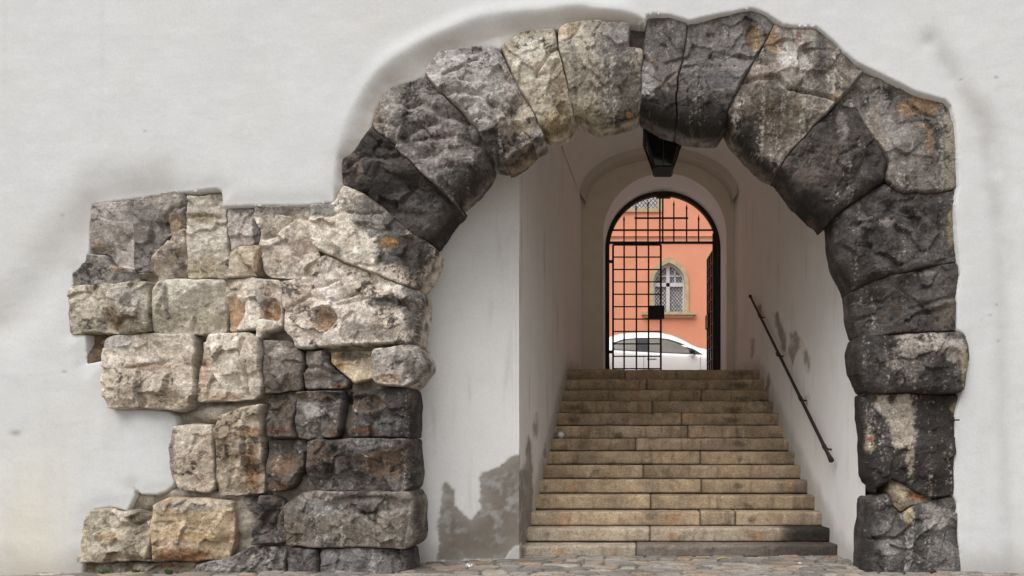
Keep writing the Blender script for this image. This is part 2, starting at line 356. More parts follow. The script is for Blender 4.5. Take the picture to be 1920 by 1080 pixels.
# passage walls: left and right walls converge a little towards the back
def XL(d): return -1.327+(d-8.9)*.0524
def XR(d): return 2.436-(d-8.9)*.0835
DC = 8.76      # corner between splayed wall and passage
DE = 14.6      # end wall
DG = 15.7      # back face
ZS, ZC = 6.19, 7.13
AXC, AR, AZS = .594, 1.213, 5.552   # rear arch: centre, radius, springing
ZL = 2.69      # landing
def wallgrid(name, a, b, z0, z1, h, patches, seed, flip=False, base=None):
    """vertical wall from a=(x,d) to b=(x,d); patches = peeled plaster outlines in photo pixels"""
    a = np.array(a, float); b = np.array(b, float); L = np.hypot(*(b-a)); n = int(L/h)+1; m = int((z1-z0)/h)+1
    s = np.linspace(0, 1, n); z = np.linspace(z0, z1, m); S, Z = np.meshgrid(s, z); S = S.ravel(); Z = Z.ravel()
    X = a[0]+(b[0]-a[0])*S; Y = a[1]+(b[1]-a[1])*S
    nr = np.array([(b-a)[1], -(b-a)[0]])/L                  # normal towards the passage
    p3 = np.c_[X, Y, Z]
    off = .012*fbm(p3, .9, 3, seed)+.002*fbm(p3, 6, 3, seed+1)
    px = X0+X*F/Y; py = Y0-(Z-EYE)*F/Y
    c = np.tile(INN if base is None else base, (len(X), 1))
    c = mixc(c, INN*.93, ss(-.1, .8, fbm(p3, 1.2, 4, seed+2))*.5)
    nz = 7*fbm(p3, 5, 5, seed+3, .6)+3*fbm(p3, 25, 3, seed+4)
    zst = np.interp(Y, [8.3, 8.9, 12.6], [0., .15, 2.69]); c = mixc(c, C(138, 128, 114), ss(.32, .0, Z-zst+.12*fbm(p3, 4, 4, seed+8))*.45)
    c = mixc(c, C(170, 162, 150), ss(.15, .6, fbm(p3*np.array([4, 4, .5]), 1.5, 4, seed+9))*.35)
    for pl, cc, dep in patches:
        pp, _ = resample(pl, 6); D, _, _, I = seg_dist(np.c_[px, py], pp); sdp = np.where(I, D, -D)+nz
        m_ = ss(-2.5, 2.5, sdp); v = fbm(p3, 5, 4, seed+5)
        cc2 = mixc(np.tile(cc, (len(X), 1)), cc*1.25, ss(-.3, .5, v)); m_ = m_*(.72+.28*ss(-.45, .1, v+.5*fbm(p3, 14, 4, seed+6)))*(.85+.15*ss(0, 30, sdp)); c = mixc(c, cc2, m_*.92)
        rim = np.exp(-((sdp+1.5)/1.6)**2); c = mixc(c, C(214, 208, 200), rim*.6); off -= dep*m_
    V = np.c_[X+nr[0]*off, Y+nr[1]*off, Z]
    idx = np.arange(n*m).reshape(m, n); q = np.stack([idx[:-1, :-1], idx[:-1, 1:], idx[1:, 1:], idx[1:, :-1]], -1).reshape(-1, 4)
    return mk(name, V, q, M_plaster, bld, c)
GR = C(108, 99, 87)
pat_splay = [([(816,1052),(824,1019),(819,991),(822,972),(827,947),(830,913),(835,905),(845,912),(852,919),(854,947),(868,962),(883,973),(890,966),(899,958),(902,947),(895,941),(902,933),(899,905),(897,895),(905,886),(919,880),(930,877),(944,866),(958,855),(990,850),(990,1019),(965,1022),(952,1036),(945,1046),(900,1049)], GR, .006)]
pat_left = [([(960,1019),(960,890),(980,880),(985,860),(991,818),(997,835),(999,880),(1001,930),(999,985),(993,1000),(990,1022)], C(112, 104, 94), .006), ([(1001,800),(1005,775),(1008,800),(1005,822)], C(138, 130, 120), .004), ([(1019,850),(1023,832),(1026,850),(1024,872)], C(130, 122, 112), .004)]
pat_right = [([(1452,590),(1456,586),(1464,601),(1467,615),(1473,636),(1474,650),(1472,664),(1466,655),(1463,643),(1459,625),(1454,611)], C(118, 110, 100), .004),
 ([(1482,626),(1490,622),(1501,633),(1501,650),(1492,668),(1486,684),(1481,675),(1477,661),(1482,645)], C(128, 119, 108), .004),
 ([(1505,641),(1510,655),(1519,671),(1518,685),(1515,698),(1511,680),(1507,664)], C(130, 122, 112), .004),
 ([(1421,575),(1427,570),(1430,590),(1425,598)], C(120, 112, 102), .003), ([(1408,640),(1412,636),(1413,660),(1409,668)], C(125, 117, 107), .003),
 ([(1509,748),(1513,742),(1515,755),(1511,765)], C(140, 132, 124), .003), ([(1433,732),(1437,712),(1440,698),(1443,715),(1442,732)], C(130, 98, 74), .006)]
wallgrid('splayed_wall', (-2.90, 8.12), (XL(DC)-.03, DC), -.02, 6.6, .014, pat_splay, 100)
wallgrid('passage_wall', (XL(DC)-.03, DC), (XL(DE), DE), -.02, ZS+.02, .02, pat_left, 120)
wallgrid('passage_wall', (XR(DE), DE), (XR(8.05), 8.05), -.02, ZS+.02, .018, pat_right, 140)
def vault():
    nd, na = 60, 40; V = []
    for d in np.linspace(DC, DE, nd):
        l, r = XL(d)-.03*(d < 8.8), XR(d)
        for k in range(na+1):
            t = k/na; V.append((l+(r-l)*(.5-.5*math.cos(math.pi*t)), d, ZS+(ZC-ZS)*math.sin(math.pi*t)))
    V = np.array(V); V[:, 2] += .012*fbm(V, 1.1, 3, 5); n = na+1
    idx = np.arange(nd*n).reshape(nd, n); q = np.stack([idx[:-1, :-1], idx[1:, :-1], idx[1:, 1:], idx[:-1, 1:]], -1).reshape(-1, 4)
    c = mixc(np.tile(INN, (len(V), 1)), INN*.93, ss(0, .6, fbm(V, 2, 4, 6))*.4)
    mk('vault', V, q, M_plaster, bld, c)
    m = MB(); m.prism([(-2.6, ZC+.01), (2.7, ZC+.01), (2.7, ZC+.2), (-2.6, ZC+.2)], 8.05, DC-.002)   # flat slab over the splayed mouth
    m.box((-2.6, DC, ZS-.3), (XL(DC)-.04, DC+.1, ZC+.01)); m.build('ceiling_slab', plain('plaster_plain', tuple(C(200, 195, 186)), .9), bld)
    # front infill of the vault over its springing
    pts = [(XL(DC)-.03, ZS)]+[(XL(DC)-.03+(XR(DC)-XL(DC)+.03)*(.5-.5*math.cos(math.pi*k/24)), ZS+(ZC-ZS)*math.sin(math.pi*k/24)) for k in range(1, 24)]+[(XR(DC), ZS), (XR(DC)+.3, ZS), (XR(DC)+.3, ZC+.3), (XL(DC)-.33, ZC+.3), (XL(DC)-.33, ZS)]
    MB().prism(pts[::-1], DC-.001, DC+.08).build('ceiling_slab', bpy.data.materials['plaster_plain'], bld)
def rib():
    m = MB(); d0, d1 = DE-.42, DE-.003; P_ = []
    for k in range(49):
        t = k/48; l, r = XL(DE)-.01, XR(DE)+.01; s_ = math.sin(math.pi*t); x = l+(r-l)*(.5-.5*math.cos(math.pi*t))
        P_.append((x, ZS+(ZC-ZS)*s_+.03, x+(.075*math.cos(math.pi*t)), ZS+(ZC-ZS)*s_-.05-.05*s_))
    for a_, b_ in zip(P_[:-1], P_[1:]):
        V = [(a_[2], d0+.10, a_[3]), (b_[2], d0+.10, b_[3]), (b_[2], d1, b_[3]), (a_[2], d1, a_[3]), (a_[0], d0, a_[1]), (b_[0], d0, b_[1])]
        m.add(V, [(0, 1, 2, 3), (4, 5, 1, 0)])
    m.build('vault_rib', bpy.data.materials['plaster_plain'], bld)
vault()
rib()
def endwall():
    # front face of the end wall with the round-headed opening, its reveal, and the outer face
    def arch(n=48, r=AR, zb=ZL-.3):
        return [(AXC+r, zb)]+[(AXC+r*math.cos(math.pi*k/n), AZS+r*math.sin(math.pi*k/n)) for k in range(n+1)]+[(AXC-r, zb)]
    op = arch()
    for y, x0, x1, z1, nm, flip in ((DE, -1.6, 2.6, ZC+.3, 'end_wall', 0), (DG, -9, 9, 7.6, 'rear_facade', 1)):
        box = [(x1, ZL-.3)]+[(x1, z1)]*0
        # radial strips from opening to an outer rectangle
        outp = []
        for (x, z) in op:
            if z <= AZS: outp.append((x1 if x > AXC else x0, z))
            else:
                dx, dz = x-AXC, z-AZS; s = min((x1-AXC)/dx if dx > 1e-6 else 9e9, (x0-AXC)/dx if dx < -1e-6 else 9e9, (z1-AZS)/max(dz, 1e-6)); outp.append((AXC+dx*s, AZS+dz*s))
        V = [(x, y, z) for x, z in op]+[(x, y, z) for x, z in outp]; n = len(op)
        Q = [(i, i+n, i+1+n, i+1) if not flip else (i, i+1, i+1+n, i+n) for i in range(n-1)]
        # corners
        for cx in (x0, x1):
            for i in range(n-1):
                a, b = outp[i], outp[i+1]
                if (abs(a[0]-cx) < 1e-6) != (abs(b[0]-cx) < 1e-6) and (abs(a[1]-z1) < 1e-6) != (abs(b[1]-z1) < 1e-6):
                    V.append((cx, y, z1)); Q.append((i+n, len(V)-1, i+1+n, i+1+n))
        Q = [q for q in Q]
        me = MB(); me.v = V; me.f = [tuple(dict.fromkeys(q)) for q in Q]
        me.build(nm, M_end, bld)
    V = []; n = len(op)
    for y in np.linspace(DE, DG, 24):
        for x, z in op: V.append((x, y, z))
    V = np.array(V); idx = np.arange(24*n).reshape(24, n)
    q = np.stack([idx[:-1, :-1], idx[1:, :-1], idx[1:, 1:], idx[:-1, 1:]], -1).reshape(-1, 4)
    mk('arch_reveal', V, q[:, ::-1], M_plaster, bld, np.tile(INN, (len(V), 1)))
M_end = plain('end_wall_plaster', (.78, .72, .63), .92, 0, .06, 3, .2, spec=.2)
endwall()
# outer shell of the building (roof, sides, parts of the front beyond the modelled relief)
m = MB(); m.box((-9, 7.72, 7.46), (9, DG-.01, 7.6)); m.build('upper_wall', M_end, bld)
for a_, b_, e_, f_ in ((-9, -7.38, -9, -8.7), (5.78, 9, 8.7, 9)):
    m = MB(); m.prism([(a_, -.3), (b_, -.3), (b_, 7.45), (a_, 7.45)], 7.68, 8.0); m.build('front_wall', M_end, bld)
    m = MB(); m.box((e_, 8.0, -.3), (f_, DG-.01, 7.45)); m.build('side_wall', M_end, bld)
m = MB(); m.add([(-9.2,7.4,7.62),(9.2,7.4,7.62),(9.2,DG+.3,7.62),(-9.2,DG+.3,7.62),(-8,11.8,8.9),(8,11.8,8.9)], [(0,1,5,4),(2,3,4,5),(1,2,5),(3,0,4),(3,2,1,0)]); m.build('roof', M_roof, bld)

# ------------------------------------------------ the stones
arch = thing('stone_archway', 'dark weathered Roman stone archway of huge rough voussoirs set in the white wall', 'archway', (0, DF, 0))
pier = thing('stone_wall', 'remains of a wall of big pale rough ashlar blocks left of the archway, edges set in plaster', 'stone wall', (-4, DF, 0))
INTW_s = INTW
PALE, PAL2 = C(204, 192, 174), C(168, 154, 134)
GREY, GRE2 = C(152, 144, 136), C(112, 105, 98)
DARK, DAR2 = C(72, 66, 62), C(98, 90, 83)
BLK = C(44, 41, 39)
TAN, TAN2 = C(176, 150, 112), C(142, 116, 82)
OCH = C(170, 120, 62)
LIME = C(214, 206, 196)
BRN = C(104, 84, 62)
def stone(name, poly, c1, c2, par, crust=.2, streak=0., bulge=.07, rough=1., off=0., wdt=.02, stains=(), hollows=(), cracks=(), seed=None, facets=5, gap=None, back=None, crcol=None, label=None):
    global _sid
    _sid += 1; seed = seed or _sid*13
    if gap is None: gap = float(np.random.default_rng(seed+5).uniform(-.016, .0035))
    if par is arch: rough *= .72
    def neu(c):
        c = np.asarray(c, float); g_ = c.mean()
        return (c*.72+g_*np.array([1.02, 1.0, .985])*.28)*(1.24 if g_ > .3 else 1.10 if g_ > .2 else 1.0)
    c1, c2 = neu(c1), neu(c2); stains = [(a, b, ra*1.05, rb*1.05, np.asarray(cc_)*.8+.2*np.asarray(cc_).mean(), am) for a, b, ra, rb, cc_, am in stains]
    fl = [len(p) > 2 for p in poly]
    pts = []
    for p in poly:
        d = DB if len(p) > 2 else DF
        pts.append((wx(p[0], d), wz(p[1], d)))
    pw, fr = resample(pts, .025, True, fl)
    p3 = np.c_[pw[:, 0], pw[:, 0]*0, pw[:, 1]]
    T = np.roll(pw, -1, 0)-np.roll(pw, 1, 0); nr = np.c_[T[:, 1], -T[:, 0]]/(np.hypot(*T.T)[:, None]+1e-9)
    area = .5*np.sum(pw[:, 0]*np.roll(pw[:, 1], -1)-np.roll(pw[:, 0], -1)*pw[:, 1])
    if area < 0: nr = -nr
    jit = .012*fbm(p3, 7, 4, 77)                        # shared by neighbours, so joints stay closed
    jvec = np.c_[fbm(p3, 4.5, 4, 78, .62), fbm(p3, 4.5, 4, 79, .62)]*.030
    pw = pw+jvec+nr*(-gap+.003*fbm(p3, 20, 2, seed)[:, None])
    # round the corners a little
    for _ in range(1): pw = .5*pw+.25*(np.roll(pw, 1, 0)+np.roll(pw, -1, 0))
    h = .009
    G, q, sd, I = sheet(pw, h)
    if len(q) == 0: return
    p3 = np.c_[G[:, 0], G[:, 0]*0+seed*.37, G[:, 1]]; pg = np.c_[G[:, 0], G[:, 0]*0, G[:, 1]]
    pxl = X0+G[:, 0]*F/DF; pyl = Y0-(G[:, 1]-EYE)*F/DF
    wv = wdt*(1+.7*fbm(p3, 3, 3, seed+1))
    t = np.clip(sd/wv, 0, 1); prof = np.sqrt(np.clip(1-(1-t)**2, 0, 1)); DO, _, _, _ = seg_dist(G, OUTW, False); out_ = ss(.30, .05, DO+.10*fbm(p3, 4, 3, seed+31))*(par is arch); tight = np.maximum(ss(-.15, .35, fbm(p3, 2.2, 3, seed+30)), out_); prof = prof*(1-.6*tight)+.6*tight*ss(0, .012, sd)
    c0 = G.mean(0); ext = (G.max(0)-G.min(0)).max(); rr = np.random.default_rng(seed)
    warp = .06*np.c_[fbm(p3, 3, 2, seed+2), fbm(p3, 3, 2, seed+3)]
    g = (G-c0+warp)/ext
    fac = np.full(len(G), 1.)
    for k in range(facets):
        a = rr.uniform(0, 6.28); sl_ = rr.uniform(.5, 1.7); of = rr.uniform(.62, 1.05)
        fac = np.minimum(fac, of-sl_*(g[:, 0]*math.cos(a)+g[:, 1]*math.sin(a)))
    fac = np.clip(fac, .0, 1)
    tiltv = rr.normal(0, .22, 2); H = bulge*(.30*prof+.70*prof*fac)+np.clip((tiltv*(G-c0)).sum(1), -.04, .04)*prof
    # broken-stone relief: steps, ridges, grain
    r1 = fbm(p3, 3.2, 5, seed+4, .55); r2 = fbm(p3+np.array([3, 1, 2]), 5, 4, seed+5, .55, True); r3 = fbm(p3, 17, 4, seed+6, .6)
    # fracture facets: warped cells, each a tilted plane
    ns = int(np.clip(ext**2/.03, 3, 40)); st_ = G.min(0)+rr.uniform(0, 1, (ns, 2))*(G.max(0)-G.min(0)); gw = G+np.c_[r1, fbm(p3+5, 3.2, 4, seed+7)]*.11+np.c_[r3, r3]*.012
    dd_ = ((gw[:, None]-st_[None])**2).sum(2); ci = dd_.argmin(1); tl_ = rr.normal(0, .16, (ns, 2)); of_ = rr.uniform(-.014, .014, ns)
    frac = of_[ci]+np.clip((tl_[ci]*(gw-st_[ci])).sum(1), -.04, .04)
    step = np.floor(r1*4+.3*r3)/4-r1
    H += rough*(.030*r1+.016*np.minimum(r2, .3)+.012*r3+.020*step*prof+1.15*frac*prof)*np.clip(.25+prof, 0, 1)
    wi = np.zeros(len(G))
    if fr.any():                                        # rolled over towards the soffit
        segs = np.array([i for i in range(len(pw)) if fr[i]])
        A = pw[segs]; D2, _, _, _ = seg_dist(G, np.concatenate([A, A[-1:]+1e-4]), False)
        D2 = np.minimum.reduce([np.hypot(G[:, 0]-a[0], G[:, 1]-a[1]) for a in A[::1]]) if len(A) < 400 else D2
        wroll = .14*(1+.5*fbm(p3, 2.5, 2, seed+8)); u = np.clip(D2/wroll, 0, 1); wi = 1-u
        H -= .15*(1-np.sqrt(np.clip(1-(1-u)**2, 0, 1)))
    H = H*(1-.55*out_)+.022*out_*ss(0, .012, sd)
    for (a, b, ra, rb, dep) in hollows:
        e = np.sqrt(((pxl-a)/ra)**2+((pyl-b)/rb)**2)+.22*fbm(p3, 8, 3, seed+9); H -= dep*ss(1.15, .72, e)
    for pl, wd_, dep in cracks:
        D3, _, _, _ = seg_dist(np.c_[pxl, pyl]+3.5*np.c_[fbm(p3, 8, 3, 55), fbm(p3, 8, 3, 56)], np.array(pl, float), False); H -= dep*np.exp(-(D3/wd_)**2)
    y = DF-.02-off-H
    # colour
    p3 = p3.copy(); p3[:, 1] += (y-DF)*1.6; pg = pg.copy(); pg[:, 1] += (y-DF)*.9
    n1 = fbm(p3, 2.3, 4, seed+10, .6); n2 = fbm(p3, 7, 4, seed+11, .6); n3 = fbm(p3, 26, 3, seed+12, .65)
    c = mixc(np.tile(c1, (len(G), 1)), c2, ss(-.35, .35, n1+.5*n2))
    c = mixc(c, OCH*.8+c1*.3, ss(.30, .7, fbm(p3, 3.5, 4, seed+13))*.28)
    for (a, b, ra, rb, cc, am) in stains:
        e = np.sqrt(((pxl-a)/ra)**2+((pyl-b)/rb)**2)+.85*n2+.4*n1+.45*n3; c = mixc(c, np.asarray(cc), am*ss(1.15, .65, e))
    cc = BLK*1.25 if crcol is None else crcol
    m = ss(.76-crust, .86-crust, .5+.5*n1+.5*n2+.4*n3); c = mixc(c, cc, m*.85)
    n4 = fbm(pg*np.array([9, 1, .9]), 1, 5, seed+14, .6); n5 = fbm(p3, 42, 3, seed+15, .7)
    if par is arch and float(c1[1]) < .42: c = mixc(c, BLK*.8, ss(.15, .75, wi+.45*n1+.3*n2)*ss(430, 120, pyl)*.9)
    m = ss(.08, .6, n4+.7*n3+.5*n5+streak-.29)*(streak > 0); c = mixc(c, LIME*.75, m*.7)
    dk = fbm(pg*np.array([7, 1, .8]), 1, 5, seed+17, .6); c = mixc(c, cc, ss(.10, .5, dk+.3*n3)*(.5 if par is arch else .25))
    if par is arch: c = c*(1+.42*fbm(p3, 55, 2, seed+18))[:, None]
    c = c*((1.10+.13*ss(.15, .45, float(c1[1])))+.26*n3+.30*n5)[:, None]
    # dirt in the broken grooves
    c = mixc(c, BLK, ss(.22, .55, fbm(p3, 11, 4, seed+16, .6, True))*.30)
    c = mixc(c, cc, np.exp(-(sd/.009)**2)*.35)
    V = np.c_[G[:, 0], y, G[:, 1]]
    # sides
    e = border(q); bv = np.unique(e); mp = -np.ones(len(V), int); mp[bv] = np.arange(len(bv)); nb = len(bv)
    yb = np.full(nb, (back or DB)+.02); L = 6; Vs = [V]; Cs = [c]; Qs = [q]; prev = bv
    ys = y[bv]
    for k in range(1, L+1):
        s_ = k/L; yy = ys+(yb-ys)*s_; pt = np.c_[V[bv, 0], yy, V[bv, 2]]
        nn = fbm(pt, 5, 3, seed+20)*.012*rough*(1 if k < L else .5)
        dirv = (V[bv][:, [0, 2]]-c0); dirv /= np.hypot(*dirv.T)[:, None]+1e-9
        isr = np.clip(wi[bv]*2-1, 0, 1); pt[:, 0] -= dirv[:, 0]*np.abs(nn)*isr; pt[:, 2] -= dirv[:, 1]*np.abs(nn)*isr
        base = len(V)+(k-1)*nb; cur = np.arange(base, base+nb); Vs.append(pt)
        q1 = fbm(pt, 4, 4, seed+21); cs = mixc(np.tile(c1, (nb, 1)), c2, ss(-.3, .3, q1)); cs = mixc(c[bv], cs, np.full(nb, min(1., k/2.5))); cs = mixc(cs, cc, ss(.3-crust, .75-crust, fbm(pt, 9, 4, seed+23)+.3)*.8); cs = cs*(1+.6*fbm(pt, 24, 3, seed+22))[:, None]; Cs.append(cs)
        pa = e[:, 0] if k == 1 else prev[mp[e[:, 0]]]; pb = e[:, 1] if k == 1 else prev[mp[e[:, 1]]]
        Qs.append(np.stack([pb, pa, cur[mp[e[:, 0]]], cur[mp[e[:, 1]]]], -1)); prev = cur
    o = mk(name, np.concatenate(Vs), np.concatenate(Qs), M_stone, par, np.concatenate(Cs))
    if label: o['label'] = label
    return o
_sid = 0
i = 1
# --- voussoirs, left to right
stone('springer_block', [(587,391),(632,385),(640,366),(652,354),(678,362),(705,380),(780,447),(824,474,i),(834,487,i),(820,522,i),(801,552,i),(778,541),(750,532),(680,505),(620,481),(595,466),(590,440)], PALE, C(178,160,142), arch, .05, .0, .07,
  stains=[(730,405,62,42,C(92,88,86),.75),(775,480,46,50,BLK*1.3,.95),(745,455,30,60,C(80,76,74),.9),(690,385,40,22,C(120,112,104),.8),(612,400,26,16,C(120,116,110),.9),(737,460,14,9,OCH,.9),(812,510,14,26,C(190,176,156),.9)],
  cracks=[([(600,410),(630,415),(650,402),(690,408),(722,402)],3,.02),([(690,430),(720,440),(735,432)],3,.02)], off=.03, label='half pale, half blackened wedge stone at the foot of the arch')
stone('springer_block', [(536,531),(575,521),(592,517),(602,490),(620,482),(680,506),(750,533),(778,542),(801,553,i),(810,565,i),(810,590,i),(807,617,i),(799,655,i),(562,656),(560,640),(541,624),(539,580),(536,555)], C(204,192,180), C(176,160,140), arch, .12, .06, .08,
  hollows=[(617,602,23,22,.09)], stains=[(617,605,20,20,C(150,116,80),.9),(775,575,14,70,C(84,80,76),.9),(740,570,45,12,C(70,66,62),.85),(700,625,60,18,C(120,108,98),.7),(570,575,30,30,C(160,140,120),.5)],
  cracks=[([(545,585),(590,560),(620,570),(670,558),(710,530)],3.5,.03),([(560,540),(600,545),(640,530)],3,.02),([(640,575),(700,565),(760,572)],3,.025)], off=.05, label='large whitish block with a round hole')
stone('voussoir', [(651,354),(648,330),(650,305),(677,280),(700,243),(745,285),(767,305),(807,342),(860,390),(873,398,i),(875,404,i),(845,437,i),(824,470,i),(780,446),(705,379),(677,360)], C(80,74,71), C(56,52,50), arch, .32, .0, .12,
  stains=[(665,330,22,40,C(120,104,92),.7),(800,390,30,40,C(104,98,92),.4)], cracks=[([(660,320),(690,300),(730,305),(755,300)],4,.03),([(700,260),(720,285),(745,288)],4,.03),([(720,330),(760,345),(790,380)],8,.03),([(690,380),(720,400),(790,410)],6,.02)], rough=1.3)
stone('voussoir', [(700,242),(705,215),(720,185),(740,167),(780,155),(801,144),(835,187),(870,215),(897,245),(918,292),(930,325,i),(920,350,i),(902,372,i),(870,397,i),(860,390),(807,342),(767,305),(745,285)], C(140,133,127), C(96,89,84), arch, .14, .2, .14,
  stains=[(770,190,55,32,C(150,142,134),.6),(845,290,26,36,C(176,160,152),.5),(880,350,50,40,C(52,48,46),.8),(715,225,14,30,C(150,130,108),.6)],
  cracks=[([(745,285),(770,270),(790,245),(820,235)],6,.05),([(720,235),(750,250),(745,280)],6,.04),([(770,210),(800,200),(830,222),(880,232)],5,.04),([(800,275),(850,260),(900,270)],7,.04),([(830,330),(870,320),(905,325)],6,.02)], rough=1.6)
stone('voussoir', [(801,144),(806,133),(827,107),(857,97),(895,95),(927,95),(939,100),(955,132),(977,175),(1000,215),(1020,257),(1000,266),(975,285),(950,300),(945,327,i),(930,325,i),(918,292),(897,245),(870,215),(835,187)], C(168,162,157), C(128,120,112), arch, .12, .26, .13,
  stains=[(880,115,70,24,C(176,170,166),.8),(900,165,60,34,C(170,164,158),.6),(960,250,34,44,C(128,110,92),.7),(930,275,30,30,BLK*1.2,.85),(985,225,20,50,C(176,158,134),.7)],
  cracks=[([(838,152),(860,142),(880,128),(897,118)],3,.05),([(835,187),(845,190),(870,182),(905,188),(925,205)],5,.04),([(870,215),(885,237),(910,225),(930,240)],6,.05)], hollows=[(900,215,50,22,.03),(930,295,26,24,.05)], rough=1.4)
stone('wedge_stone', [(948,312),(950,300),(975,285),(1000,265),(1019,257),(1023,268,i),(1005,300,i),(985,318,i),(965,330,i),(946,329,i)], C(158,142,118), C(120,104,82), arch, .12, .1, .05, off=.02, stains=[(985,295,18,14,C(180,162,132),.8)])
stone('voussoir', [(942,95),(975,66),(1040,58),(1045,75),(1048,100),(1055,122),(1065,170),(1077,220),(1085,240,i),(1065,267,i),(1040,274,i),(1022,267,i),(1019,250),(1000,215),(977,175),(955,132)], C(190,180,160), C(158,144,118), arch, .03, .14, .10,
  stains=[(1000,95,40,30,C(200,192,178),.8),(1050,200,16,60,C(126,106,80),.7),(1045,235,26,26,C(148,128,84),.8)], cracks=[([(1047,105),(1035,108),(1025,125),(1010,143),(1008,150)],3,.04),([(1010,150),(1035,148),(1050,130)],4,.02)], facets=4)
stone('voussoir', [(1048,60),(1062,52),(1085,49),(1127,46),(1180,51),(1180,100),(1206,102),(1203,150),(1200,200),(1199,236,i),(1187,240,i),(1155,252,i),(1117,255,i),(1085,240,i),(1077,220),(1065,170),(1055,122),(1048,100)], C(172,162,144), C(138,128,110), arch, .05, .2, .10,
  stains=[(1160,90,40,50,C(116,112,110),.8),(1165,180,45,60,C(92,86,80),.85),(1175,230,30,24,BLK*1.3,.9),(1090,100,30,50,C(196,186,168),.6),(1100,215,34,36,C(150,138,108),.7),(1070,65,20,22,C(186,164,132),.8),(1180,211,8,4,OCH,.9)],
  cracks=[([(1062,90),(1080,75),(1088,55)],3,.025),([(1118,70),(1126,55)],3,.02)], facets=4)
stone('wedge_stone', [(1181,52),(1209,52),(1206,101),(1181,100)], C(58,46,38), C(40,32,28), arch, .2, 0, .01, off=-.12, label='small dark brown stone recessed between two voussoirs')
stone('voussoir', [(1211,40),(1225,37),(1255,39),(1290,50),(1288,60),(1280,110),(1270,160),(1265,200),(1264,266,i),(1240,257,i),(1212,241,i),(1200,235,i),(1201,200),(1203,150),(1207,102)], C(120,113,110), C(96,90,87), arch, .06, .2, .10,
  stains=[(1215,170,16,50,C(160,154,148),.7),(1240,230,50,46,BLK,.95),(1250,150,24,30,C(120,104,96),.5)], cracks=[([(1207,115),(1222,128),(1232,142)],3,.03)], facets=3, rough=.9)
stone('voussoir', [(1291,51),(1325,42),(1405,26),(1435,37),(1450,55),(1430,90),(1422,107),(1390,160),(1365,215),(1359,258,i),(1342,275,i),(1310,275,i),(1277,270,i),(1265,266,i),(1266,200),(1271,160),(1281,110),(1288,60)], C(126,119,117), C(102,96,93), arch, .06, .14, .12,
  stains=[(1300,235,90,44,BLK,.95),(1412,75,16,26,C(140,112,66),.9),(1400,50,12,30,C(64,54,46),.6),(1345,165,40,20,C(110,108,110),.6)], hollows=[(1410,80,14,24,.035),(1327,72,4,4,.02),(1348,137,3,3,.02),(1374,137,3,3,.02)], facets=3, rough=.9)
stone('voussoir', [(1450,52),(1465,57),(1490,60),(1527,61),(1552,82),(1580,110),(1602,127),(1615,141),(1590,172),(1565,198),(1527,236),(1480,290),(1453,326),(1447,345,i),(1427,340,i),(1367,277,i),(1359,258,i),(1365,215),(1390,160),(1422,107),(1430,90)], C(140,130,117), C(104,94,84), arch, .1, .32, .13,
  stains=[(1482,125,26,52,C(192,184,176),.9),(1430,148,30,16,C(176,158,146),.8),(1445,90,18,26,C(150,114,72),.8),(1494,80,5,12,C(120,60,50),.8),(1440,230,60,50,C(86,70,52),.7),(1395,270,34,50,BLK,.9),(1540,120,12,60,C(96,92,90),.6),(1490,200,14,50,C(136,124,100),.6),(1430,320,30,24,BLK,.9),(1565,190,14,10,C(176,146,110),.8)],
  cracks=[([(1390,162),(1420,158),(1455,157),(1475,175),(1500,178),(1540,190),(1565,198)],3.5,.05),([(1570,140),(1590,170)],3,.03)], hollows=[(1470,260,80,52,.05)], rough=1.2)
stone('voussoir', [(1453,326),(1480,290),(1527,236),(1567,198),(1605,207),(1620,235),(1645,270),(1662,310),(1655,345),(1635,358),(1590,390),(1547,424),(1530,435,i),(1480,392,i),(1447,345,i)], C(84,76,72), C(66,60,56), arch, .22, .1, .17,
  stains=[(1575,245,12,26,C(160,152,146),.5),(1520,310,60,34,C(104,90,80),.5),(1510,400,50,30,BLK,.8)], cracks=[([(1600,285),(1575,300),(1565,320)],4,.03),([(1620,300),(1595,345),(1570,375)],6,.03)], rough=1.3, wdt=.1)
stone('corner_block', [(1590,172),(1615,141),(1652,152),(1710,181),(1765,196),(1775,207),(1782,237),(1785,267),(1789,355),(1740,366),(1690,362),(1657,347),(1662,310),(1645,270),(1620,235),(1605,207),(1567,198)], C(132,124,117), C(102,95,88), arch, .1, .26, .06,
  stains=[(1650,200,24,40,C(160,154,150),.6),(1720,205,40,18,C(156,120,86),.85),(1775,280,12,110,C(152,142,120),.85),(1640,250,12,70,C(140,126,106),.6),(1735,260,10,40,C(150,110,70),.5)], cracks=[([(1700,195),(1720,215),(1750,225)],3,.03)], facets=3, rough=.9)
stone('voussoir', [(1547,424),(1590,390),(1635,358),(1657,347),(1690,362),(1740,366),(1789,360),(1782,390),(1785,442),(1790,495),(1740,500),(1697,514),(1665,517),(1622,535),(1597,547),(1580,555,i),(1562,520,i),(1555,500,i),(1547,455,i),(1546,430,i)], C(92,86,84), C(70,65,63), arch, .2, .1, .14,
  stains=[(1740,355,20,22,C(150,120,90),.4),(1640,420,34,10,C(140,130,124),.6),(1780,430,8,40,C(140,124,88),.7),(1590,520,40,30,C(58,50,46),.7)], cracks=[([(1590,430),(1630,425),(1650,415)],4,.03),([(1667,390),(1710,410),(1725,440),(1720,480)],8,.05),([(1705,490),(1720,475),(1740,480)],4,.02)], rough=1.3, wdt=.1)
